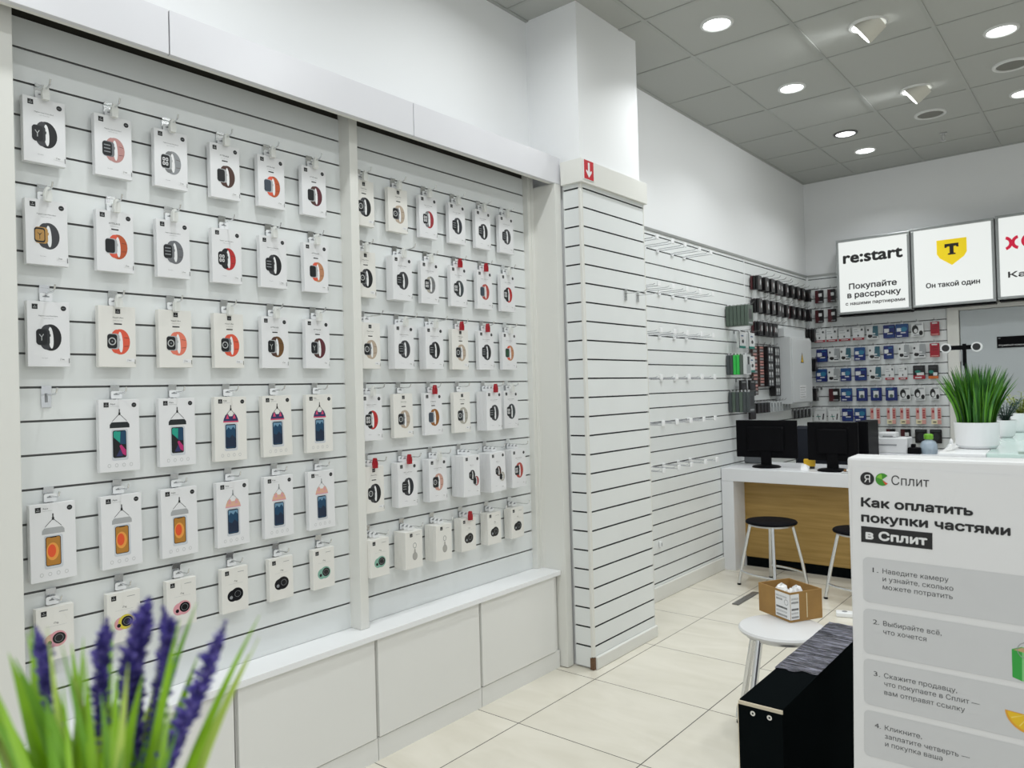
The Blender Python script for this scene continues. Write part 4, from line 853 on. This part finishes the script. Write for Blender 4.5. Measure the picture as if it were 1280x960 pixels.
# things behind the poster stand
t = thing('back_counter', 'white counter behind the poster stand carrying the receipt printer', 'counter', (-1.60, 6.30, 0))
MB().box(0, 1.30, .0, .45, .86, .90, DESKW).build('counter_top', t, bevel=.002); MB().box(.02, 1.28, .03, .43, 0, .8595, DESKW).build('body', t)
PRW = mat('printer_white', (0.70, 0.71, 0.72), 0.4)
t = thing('receipt_printer', 'white boxy printer with a raised top block behind the poster stand', 'printer', (-1.45, 6.42, .90))
MB().box(-.135, .135, -.08, .10, 0, .120, PRW, .006).build('housing', t); MB().box(-.07, .05, -.06, .06, .1205, .160, PRW, .006).build('lid', t); MB().box(-.11, .06, -.083, -.0802, .06, .07, GREY).box(-.04, .03, -.065, -.0602, .125, .135, GREY).build('slot', t)
t = thing('water_bottle', 'clear bluish water bottle with green cap behind the poster stand', 'bottle', (-1.18, 6.40, .90))
MB().lathe([(0, 0), (.055, 0), (.06, .02), (.06, .07), (.045, .095), (.025, .105), (.025, .115)], mat('bottle_blue', (0.55, 0.66, 0.76), 0.1, trans=.6), 24).build('vessel', t); MB().lathe([(.03, .11), (.033, .118), (.033, .145), (.02, .152), (0, .152)], C('cap_green', '6fae2c'), 20).build('cap', t)
t = thing('dispenser_bottle', 'small white pump bottle beside the green-capped bottle', 'bottle', (-1.03, 6.40, .90))
MB().lathe([(0, 0), (.034, 0), (.036, .05), (.02, .075), (.012, .08)], WHITE, 20).build('vessel', t); MB().lathe([(.014, .078), (.014, .10), (.006, .115), (0, .118)], WHITE, 16).build('nozzle', t)
t = thing('card_terminal', 'small black device between the printer and the water bottle', 'terminal', (-1.262, 6.36, .90)); MB().box(-.05, .04, -.04, .04, 0, .05, BLACKP, .006).build('housing', t); MB().box(-.03, .0, -.02, .02, .0505, .075, BLACKP, .004).build('head', t)
t = thing('cable_bundle', 'loose black cables on the counter behind the poster stand', 'cable', (-.86, 6.40, .90))
MB().tube([(-.08, 0, .01), (-.03, .03, .05), (.03, -.02, .055), (.09, .02, .012)], .006, BLACKP).tube([(-.06, .02, .01), (0, -.02, .03), (.08, .0, .03), (.11, .03, .01)], .006, BLACKP).build('cord', t)

# ================================================================== STOOLS
SEATB = mat('black_seat_pad', (0.006, 0.006, 0.008), 0.55, spec=.03, bump=.15, bscale=300)
SEATW = mat('white_seat_plate', (0.66, 0.66, 0.66), 0.4)
def stool(loc, rz, seatm, label, r=.18, tr=.0118):
    t = thing('stool', label, 'stool', loc, rz, 'round metal stools')
    MB().lathe([(0, .452), (r - .02, .452), (r - .003, .457), (r, .466), (r - .006, .474), (r - .03, .478), (0, .479)], seatm, 48).build('seat', t)
    MB().lathe([(r - .045, .440), (r - .025, .440), (r - .025, .4515), (r - .045, .4515), (r - .045, .440)], STEEL, 40).build('seat_ring', t)
    ft = []
    for k in range(4):
        a = k * Q; c, s = cos(a), sin(a)
        l = MB().tube([(c * (r - .035), s * (r - .035), .446), (c * (r + .02), s * (r + .02), .20), (c * .235, s * .235, .006)], tr, CHROME, 12)
        lo = l.build('leg', t)
        MB().lathe([(0, 0), (tr + .002, 0), (tr + .002, .012), (0, .013)], BLACKP, 14, c * .235, s * .235).build('foot_cap', lo)
        ft.append((c * .217, s * .217))
    for a, b in ((0, 1), (2, 3)):
        p, q = Vector((ft[a][0], ft[a][1], .10)), Vector((ft[b][0], ft[b][1], .10)); m_ = (p + q) * .5; m_.z = .10; m_ += Vector((m_.x, m_.y, 0)).normalized() * .03
        MB().tube([p, p.lerp(m_, .5) + Vector((m_.x, m_.y, 0)).normalized() * .008, m_, q.lerp(m_, .5) + Vector((m_.x, m_.y, 0)).normalized() * .008, q], .009, CHROME, 10).build('foot_rail', t)
    return t
A1 = math.atan2(.02, -.27) + 0.0
stool((-2.02, 5.36, 0), RAD(204), SEATB, 'round black-topped steel stool standing before the oak desk front')
stool((-1.40, 5.33, 0), RAD(204), SEATB, 'round black-topped steel stool half hidden by the poster stand')
stool((-1.112, 3.035, 0), RAD(161), SEATW, 'round white-topped steel stool carrying the open cardboard box', .172, .0142)
# cardboard box
KRAFT = mat('kraft_cardboard', (0.34, 0.19, 0.055), 0.75, var=.12, bscale=12, bump=.05)
KRIN = mat('kraft_inside', (0.36, 0.21, 0.07), 0.8, var=.1, bscale=10)
bx, by, bh, bt = .166, .196, .122, .004
t = thing('cardboard_box', 'open brown cardboard box with white label on the white stool', 'box', (-1.095, 3.087, .4795), RAD(60))
cb = MB().box(0, bx, 0, by, 0, bt, KRIN)
for x0, x1, y0, y1 in ((0, bx, 0, bt), (0, bx, by - bt, by), (0, bt, bt, by - bt), (bx - bt, bx, bt, by - bt)): cb.box(x0, x1, y0, y1, bt, bh, KRAFT)
cb.build('carton', t)
lab = MB().box(0.002, .045, -.0012, 0, .010, .114, PW)
for i, z in enumerate((.095, .080, .052, .036, .020)):
    for k in range(9): lab.rect(.006 + .0040 * k, .006 + .0040 * k + (.0012 + .001 * ((k * 3 + i) % 3)), z - .004, z + .004, -.0015, INK)
lab.build('shipping_label', t)
lab2 = MB().box(-.088, 0, -.0012, 0, .010, .114, PW)
for i, z in enumerate((.098, .085, .052, .036, .020)):
    for k in range(12 if i != 1 else 7): lab2.rect(-.082 + .0055 * k, -.082 + .0055 * k + (.0014 + .0014 * ((k * 3 + i) % 3)), z - .004, z + .004, -.0015, INK)
lab2.ring(ell(-.022, .078, .012, .012, 14), ell(-.022, .078, .010, .010, 14), -.0015, GREY)
o = lab2.build('shipping_label', t); o.rotation_euler = (0, 0, -Q)
TAPE = mat('tape_cream', (0.70, 0.60, 0.38), 0.3)
MB().box(.084, .088, -.0008, 0, .012, .114, TAPE).build('tape_line', t)
for i, (px, py) in enumerate(((.045, .05), (.10, .075), (.07, .13))):
    b = MB(); n = 12; rnd = random.Random(i)
    prof = [(0, 0), (.026, .004), (.034, .04), (.032, .085), (.018, .112), (0, .118)]
    b.lathe(prof, PW, n); b.v = [(x * (1 + rnd.uniform(-.18, .18)), y * (1 + rnd.uniform(-.18, .18)), z * (1 + rnd.uniform(-.06, .06))) for x, y, z in b.v]; b.sm = [False] * len(b.sm)
    ca, sa = cos(RAD(60)), sin(RAD(60))
    o = b.build('wrapped_parcel', loc=(-1.095 + px * ca - py * sa, 3.087 + px * sa + py * ca, .4840))
    tag(o, ('crumpled white paper parcel in the cardboard box, at its labelled corner', 'crumpled white paper parcel in the cardboard box, toward the poster stand', 'crumpled white paper parcel deepest in the cardboard box')[i], 'parcel', 'paper parcels in the box')
# floor bits
VM = mat('floor_grate_steel', (0.16, 0.16, 0.155), 0.45, .5)
t = MB().box(0, .045, 0, .36, 0.0005, .006, VM)
for k in range(16): t.box(.006, .039, .012 + .0215 * k, .020 + .0215 * k, .006, .0075, STEEL)
tag(t.build('floor_grate', loc=(-2.075, 4.76, 0)), 'narrow grey metal grate strip lying on the floor tiles near the stools', 'floor grate')
t = thing('power_strip', 'white power strip on the floor beside the poster stand', 'power strip', (-1.44, 4.86, 0), .3)
MB().box(0, .20, 0, .06, 0, .03, WHITE, .005).build('housing', t); MB().tube([(.05, .03, .0302), (.05, .03, .0315)], .016, GREY, 14).tube([(.13, .03, .0302), (.13, .03, .0315)], .016, GREY, 14).build('socket', t)

# ================================================================== BLACK WRAPPED PANEL BOX
t = thing('black_cabinet_panel', 'tall narrow black panel box half wrapped in film, beside the poster stand', 'panel', (-.834, 1.934, 0))
PWD, PLN, PHT = .119, .80, .616
MB().box(.001, PWD, .006, PLN, 0, PHT, BLACKM).build('body', t, bevel=.0015)
BARE = mat('bare_edge', (0.62, 0.55, 0.42), 0.7)
MB().box(0, PWD, 0, .0055, 0, PHT - .012, BLACKM).box(0, PWD, .0005, .0058, PHT - .012, PHT - .003, BARE).box(-.003, .0008, .001, .006, 0, PHT - .012, BARE).build('end_board', t)
for i, x in enumerate((.040, .085)):
    MB().tube([(x, .0004, PHT - .028), (x, -.0012, PHT - .028)], .0068, CHROME, 16).tube([(x, -.001, PHT - .028), (x, -.0016, PHT - .028)], .0028, INK, 10).build('screw', t)
fl = MB(); nx, ny = 8, 40
vs = []; fs = []
rnd = random.Random(3)
for j in range(ny + 1):
    for i in range(nx + 1):
        y = .28 + (PLN + .004 - .28) * j / ny + (rnd.uniform(-.012, .012) if j == 0 else 0)
        vs.append((-.0015 + (PWD + .003) * i / nx, y, PHT + .0016 + rnd.uniform(0, .0022)))
for j in range(ny):
    for i in range(nx): a = j * (nx + 1) + i; fs.append((a, a + 1, a + nx + 2, a + nx + 1))
fl.add(vs, fs, FILM, True)
fl.box(-.0016, -.0008, .28, PLN, .02, PHT + .001, FILM)
fl.build('stretch_film', t)

# ================================================================== POSTER STAND + POSTER
KO = Vector((-.4436, 1.600, 1.313)); KY = RAD(3.1)
STW = mat('stand_white', (0.70, 0.70, 0.70), 0.45)
t = thing('poster_stand', 'white slab stand in front of the glass showcase, carrying the payment poster', 'stand', (KO.x, KO.y, 0), KY)
MB().box(-.0, .80, 0.0, .078, .0, KO.z, STW).build('slab', t, bevel=.006)
POSTW = mat('poster_paper', (0.70, 0.70, 0.70), 0.5); POSTG = mat('poster_card_grey', (0.56, 0.565, 0.57), 0.5); POSTI = mat('poster_ink', (0.008, 0.008, 0.009), 0.5); POSTD = mat('poster_ink_soft', (0.03, 0.032, 0.035), 0.5)
PG = C('melon_green', '3c8a24', .5); PG2 = C('melon_light', '7cb93a', .5); PR = C('melon_red', 'cf4a2c', .5)
pm = MB().box(.010, .424, -.0012, 0, -.72, -.018, POSTW); y = -.0016
pm.poly(ell(.0382, -.0410, .0128, .0130, 30), y, POSTI).text('Я', .0382, -.0482, .0150, y - .0002, POSTW, 'c', .0)
pm.poly([(.0655, -.0410)] + ell(.0655, -.0410, .0122, .0125, 26, 38, 322), y, PG); pm.poly([(.0655, -.0410)] + ell(.0655, -.0410, .0105, .0105, 10, 95, 160), y - .0002, PG2)
pm.poly([(.0660, -.0425), (.0655 + .0122 * cos(RAD(300)), -.041 + .0125 * sin(RAD(300))), (.0655 + .0122 * cos(RAD(325)), -.041 + .0125 * sin(RAD(325)))], y - .0003, PR)
pm.text('Сплит', .0818, -.0500, .0186, y, POSTI, 'l', .004, .0655)
pm.text('Как оплатить', .0262, -.0980, .0190, y, POSTI, 'l', .042, .1925).text('покупки частями', .0265, -.1284, .0190, y, POSTI, 'l', .042, .2500)
pm.rect(.0263, .1521, -.1689, -.1370, y, POSTI).text('в Сплит', .0345, -.1622, .0182, y - .0002, POSTW, 'l', .042, .1090)
for zt, zb in ((-.1980, -.2880), (-.3015, -.3915), (-.4020, -.4935), (-.5050, -.5965)):
    pm.poly(rrect((.0295 + .396) / 2, (zt + zb) / 2, .396 - .0295, zt - zb, .010, 5), y, POSTG)
yt = y - .0002
for tt, x, z, wd in (('1.', .0470, -.2270, .0105), ('Наведите камеру', .0650, -.2268, .1135), ('и узнайте, сколько', .0652, -.2424, .1210), ('можете потратить', .0652, -.2582, .1200),
                     ('2.', .0470, -.3304, .0115), ('Выбирайте всё,', .0655, -.3304, .1010), ('что хочется', .0655, -.3468, .0755),
                     ('3.', .0478, -.4336, .0115), ('Скажите продавцу,', .0664, -.4336, .1250), ('что покупаете в Сплит —', .0668, -.4495, .1610), ('вам отправят ссылку', .0668, -.4666, .1370),
                     ('4.', .0487, -.5368, .0115), ('Кликните,', .0672, -.5368, .0650), ('заплатите четверть —', .0671, -.5535, .1440), ('и покупка ваша', .0676, -.5688, .0990)):
    pm.text(tt, x, z, .0098, yt, POSTD, 'l', .006, wd)
pm.poly([(.277, -.333), (.2925, -.326), (.2925, -.388), (.278, -.3835)][::-1], yt, C('bag_green', '2f9a3c', .5)); pm.poly([(.2925, -.326), (.335, -.331), (.334, -.386), (.2925, -.388)][::-1], yt, C('bag_green_light', '7cc07a', .5))
pm.poly([(.280, -.3335), (.2925, -.3275), (.330, -.3315), (.310, -.338)][::-1], yt - .0001, C('bag_inside', 'b99c72', .5)); pm.ring(ell(.302, -.332, .017, .016, 16), ell(.302, -.332, .0158, .0148, 16), yt - .0002, GREY)
pm.poly(ell(.308, -.442, .042, .040, 20, 176, 340, 8), yt, C('lemon_rind', 'd69a2e', .5)); pm.poly(ell(.308, -.443, .038, .034, 18, 178, 338, 8), yt - .0001, C('lemon_flesh', 'e0b71e', .5))
for a in (205, 235, 265, 295): pm.add([(.306, yt - .0002, -.444), (.308 + .036 * cos(RAD(a)), yt - .0002, -.443 + .032 * sin(RAD(a))), (.308 + .036 * cos(RAD(a + 3)), yt - .0002, -.443 + .032 * sin(RAD(a + 3)))], [(0, 1, 2)], C('lemon_pith', 'e8d06a', .5))
po = pm.build('payment_poster', loc=KO + Vector((sin(KY), -cos(KY), 0)) * .0006); po.rotation_euler = (0, RAD(1.3), KY)
tag(po, 'white poster of four numbered grey panels in black lettering on the stand', 'poster')

# ================================================================== SHOWCASE, PLANTS, PHONE STAND
ST = 1.319
t = thing('showcase', 'white showcase counter with glass top behind the poster stand', 'showcase', (-.2965, 1.6925, 0), KY)
MB().box(0, 1.1, 0, .74, 0, ST - .0085, STW).build('body', t, bevel=.002)
MB().box(0, .082, 0, .74, ST - .008, ST, TOPW).build('top_board', t, bevel=.0015)
GL = mat('green_glass', (0.62, 0.78, 0.73), 0.03, spec=.9)
MB().box(.0825, 1.1, 0, .74, ST - .008, ST + .0005, GL).build('glass_top', t, bevel=.001)
POTW = mat('pot_white', (0.78, 0.79, 0.80), 0.3)
G1 = mat('grass_green', (0.035, 0.16, 0.018), 0.45, var=.3, bscale=30); G2 = mat('grass_bright', (0.10, 0.30, 0.02), 0.45, var=.3, bscale=30); G3 = mat('grass_dark', (0.010, 0.06, 0.012), 0.5)
SOIL = mat('dark_soil', (0.02, 0.02, 0.012), 0.9)
def pot(t, r0, r1, h):
    MB().lathe([(0, 0), (r0 - .006, 0), (r0, .006), (r1, h), (r1 - .003, h), (r1 - .005, h - .012), (0, h - .012)], POTW, 40).build('pot', t)
t = thing('potted_grass', 'tall green grass plant in a squat white pot on the showcase', 'plant', (-.247, 1.83, ST + .0008))
pot(t, .0395, .0415, .054)
def blades(n, r, h, spread, w, mats, seed, lean=0.0):
    rd = random.Random(seed); mb = MB()
    for i in range(n):
        a = rd.uniform(0, 2 * pi); q = math.sqrt(rd.random()); bx_, by_ = cos(a) * r * q, sin(a) * r * q
        hh = h * rd.uniform(.72, 1.0) * (1 - .22 * q * q); sp = spread * q * rd.uniform(.7, 1.15)
        a2 = a + rd.uniform(-.4, .4)
        pts = []; ws = []
        for k in range(7):
            u = k / 6; d = sp * (u ** 1.9)
            pts.append((bx_ + cos(a2) * d, by_ + sin(a2) * d, hh * u)); ws.append(w * (1 - u ** 2.2) * (.8 + .4 * min(1, u * 3)) + .00012)
        side = Vector((cos(rd.uniform(0, 6.28)), sin(rd.uniform(0, 6.28)), 0))
        mb.ribbon(pts, ws, side, rd.choice(mats))
    return mb
gm_ = blades(380, .034, .138, .040, .0023, [G1, G1, G2, G2, G3], 5); gm_.v = [(x, y_, z + .046) for x, y_, z in gm_.v]; gm_.build('foliage', t)
t = thing('potted_succulent', 'small dark twiggy plant in a white pot, behind the tall grass', 'plant', (-.232, 2.17, ST + .0008))
pot(t, .019, .0245, .042)
TW = mat('twig_dark_green', (0.012, 0.045, 0.028), 0.5)
def twigs(n, h, spread, mtl, seed, leaf=.005):
    rd = random.Random(seed); mb = MB()
    for i in range(n):
        a = 2 * pi * i / n + rd.uniform(-.3, .3); sp = spread * rd.uniform(.25, 1.0); hh = h * rd.uniform(.6, 1.0)
        P = [(cos(a) * sp * (k / 6) ** 1.3, sin(a) * sp * (k / 6) ** 1.3, hh * k / 6) for k in range(7)]
        mb.tube(P, [.0009] * 7, mtl, 5)
        for k in range(1, 7):
            for sg in (-1, 1):
                p = Vector(P[k]); b = a + sg * 1.35 + rd.uniform(-.2, .2); L = leaf * rd.uniform(.8, 1.2)
                e = p + Vector((cos(b) * L * 1.5, sin(b) * L * 1.5, L * .45)); m_ = p.lerp(e, .6)
                mb.ribbon([p, m_, e], [.0006, L * .45, .0004], Vector((0, 0, 1)), mtl, .3)
    return mb
tw = twigs(20, .066, .046, TW, 4, .0062); tw.v = [(x, y_, z + .03) for x, y_, z in tw.v]; tw.build('foliage', t)
t = thing('potted_sprig', 'yellow-green sprig plant in a white pot at the picture edge', 'plant', (-.222, 2.395, ST + .0008))
pot(t, .022, .027, .05)
YG = mat('leaf_yellow_green', (0.22, 0.28, 0.04), 0.5, var=.3, bscale=40)
tw = twigs(18, .07, .04, YG, 9, .007); tw.v = [(x, y_, z + .036) for x, y_, z in tw.v]; tw.build('foliage', t)
t = thing('phone_stand', 'thin black phone stand with two round white-rimmed heads behind the grass', 'phone stand', (-.2795, 1.965, ST + .0008))
MB().lathe([(0, 0), (.010, 0), (.010, .008), (.004, .012), (0, .012)], PW, 24).build('base', t)
MB().tube([(0, 0, .010), (0.001, 0, .12), (-.004, 0, .185)], .0032, BLACKP, 10).build('pole', t)
MB().box(-.008, -.001, -.004, .004, .175, .225, BLACKP).box(-.035, .020, -.003, .003, .212, .222, BLACKP).build('bracket', t)
for x in (-.041, .020):
    h_ = MB().tube([(x, -.006, .217), (x, .004, .217)], .0108, PW, 28).tube([(x, -.0068, .217), (x, -.0062, .217)], .0078, INK, 24).build('magnet_head', t)
    h_['label'] = 'white-rimmed round head'
t = thing('receipt_paper', 'small curled white receipt lying at the edge of the showcase', 'paper', (-.288, 1.735, ST + .0008))
pr = MB(); pr.ribbon([(0, 0, 0), (.006, .03, .002), (.004, .06, .010), (.010, .085, .004)], [.004] * 4, Vector((0, 0, 1)), PW, .05); pr.build('sheet', t)

# ================================================================== LAVENDER IN FRONT
LK = .857
LO = Vector((-.454 * LK, .173 * LK, CAMH - .292 * LK))
CT = LO.z - .088 * LK
t = thing('front_counter', 'white counter carrying the potted lavender, below the picture edge', 'counter', (-.62, -.5, 0))
MB().box(0, .42, 0, .78, 0, CT - .0205, STW).build('body', t); MB().box(-.01, .43, -.01, .79, CT - .02, CT, TOPW).build('counter_top', t, bevel=.002)
lv = thing('potted_lavender', 'out-of-focus purple lavender with bright green blades in front of everything', 'plant', (LO.x, LO.y, CT + .0006), RAD(39.55)); lv.scale = (LK, LK, LK)
pot(lv, .040, .048, .085)
LG1 = mat('lavender_leaf_bright', (0.27, 0.52, 0.012), 0.45, var=.25, bscale=25); LG2 = mat('lavender_leaf_mid', (0.16, 0.38, 0.012), 0.45, var=.25, bscale=25); LG3 = mat('lavender_leaf_pale', (0.46, 0.62, 0.10), 0.45, var=.2, bscale=25)
LP = mat('lavender_purple', (0.050, 0.036, 0.25), 0.7, var=.45, bscale=160); LP2 = mat('lavender_violet', (0.13, 0.10, 0.40), 0.7, var=.35, bscale=160)
H0 = .088
bl = MB(); rd = random.Random(21)
def blade(tx_, tz, bx_, by_, ty_, w, m_, curve=1.6):
    pts = []; ws = []
    for k in range(9):
        u = k / 8; pts.append((bx_ + (tx_ - bx_) * u ** curve, by_ + (ty_ - by_) * u ** curve, H0 - .02 + (tz + .02) * u)); ws.append(w * (1 - u ** 2.5) * (.7 + .3 * min(1, 3 * u)) + .0002)
    bl.ribbon(pts, ws, Vector((rd.uniform(-.5, .5), -1, 0)), m_)
for (u, v, w, m_) in ((8, 800, .0075, LG1), (22, 830, .0085, LG1), (-20, 870, .007, LG2), (60, 800, .006, LG1), (50, 850, .008, LG2), (95, 770, .0055, LG3), (70, 900, .009, LG1), (140, 775, .0045, LG2), (108, 840, .006, LG2),
                      (150, 800, .004, LG1), (205, 790, .005, LG2), (242, 772, .0045, LG1), (215, 800, .0035, LG3), (305, 800, .0045, LG1), (280, 860, .004, LG3), (320, 815, .0018, LG3), (180, 850, .006, LG1), (118, 880, .007, LG2),
                      (30, 900, .008, LG2), (90, 920, .008, LG1), (200, 900, .006, LG2), (160, 900, .006, LG2), (232, 860, .004, LG2), (-30, 930, .008, LG1), (255, 890, .0045, LG2), (130, 930, .007, LG1), (15, 870, .006, LG3), (-12, 815, .0085, LG1), (35, 860, .0085, LG1), (5, 900, .009, LG2), (75, 855, .007, LG3), (48, 930, .0085, LG1), (100, 880, .006, LG1), (168, 860, .005, LG3), (190, 870, .005, LG1), (220, 920, .0055, LG2), (-40, 860, .008, LG2), (65, 960, .008, LG2), (145, 900, .006, LG3), (240, 930, .005, LG1), (20, 960, .008, LG1), (18, 815, .0095, LG1), (44, 812, .008, LG2), (66, 822, .0085, LG1), (84, 812, .007, LG1), (108, 800, .0055, LG3), (0, 845, .0095, LG3), (30, 840, .0095, LG1), (132, 822, .005, LG1), (188, 815, .0045, LG1), (172, 842, .005, LG2), (226, 815, .0045, LG2), (98, 860, .008, LG2), (56, 885, .0095, LG2), (210, 860, .006, LG1), (264, 845, .0045, LG1), (122, 850, .006, LG1)):
    tx_ = (u - 125) / 2219; tz = (1150 - v) / 2219
    blade(tx_, tz, max(-.035, min(.035, tx_ * .35)), rd.uniform(-.025, .025), rd.uniform(-.045, .06), w * .95, m_)
bl.build('foliage', lv)
for path, wid in (([(42, 790), (52, 830), (56, 880), (70, 1000)], 10), ([(124, 787), (118, 830), (111, 900), (112, 1000)], 11), ([(177, 762), (167, 800), (154, 850), (146, 930), (140, 1010)], 15), ([(195, 775), (203, 815), (197, 870), (180, 1000)], 10),
                  ([(293, 783), (276, 830), (252, 885), (222, 945), (196, 1020)], 13), ([(-6, 880), (6, 920), (16, 980), (40, 1060)], 16), ([(152, 830), (150, 880), (148, 950), (140, 1040)], 15), ([(207, 785), (200, 840), (190, 900), (175, 1000)], 7)):
    P = [Vector(((u - 125) / 2219, 0, H0 + (1150 - v) / 2219)) for u, v in path]; y0 = rd.uniform(-.025, .02)
    base = Vector((P[-1].x * .45, y0 * .5, H0 - .01))
    for p in P: p.y = y0
    mb = MB(); R_ = wid / 2219 * 1.12
    mb.tube([base, P[-1]], [.0011, .0013], LG2, 6)
    n = 30; tot = len(P) - 1
    for i in range(n):
        s = i / (n - 1) * tot; k = min(int(s), tot - 1); c = P[k].lerp(P[k + 1], s - k)
        rr = R_ * min(1.0, .18 + i / 9) * rd.uniform(.85, 1.15)
        m6 = 3 if i < 3 else 6
        for j in range(m6):
            a = 2 * pi * j / m6 + i * 1.05 + rd.uniform(-.25, .25); q = rr * rd.uniform(.7, 1.2); e = c + Vector((cos(a) * q, sin(a) * q, q * rd.uniform(.35, .95) + .0006))
            m_ = c.lerp(e, .6) + Vector((0, 0, rr * .1)); wq = max(.0007, rr * .25)
            mb.tube([c, m_, e], [wq * .5, wq, wq * .3], LP if rd.random() < .6 else LP2, 5)
    mb.tube([P[0] + Vector((0, 0, .002))] + P, [.0004] + [R_ * .10] + [R_ * .24] * (len(P) - 1), LP, 7)
    mb.build('flower_spike', lv)
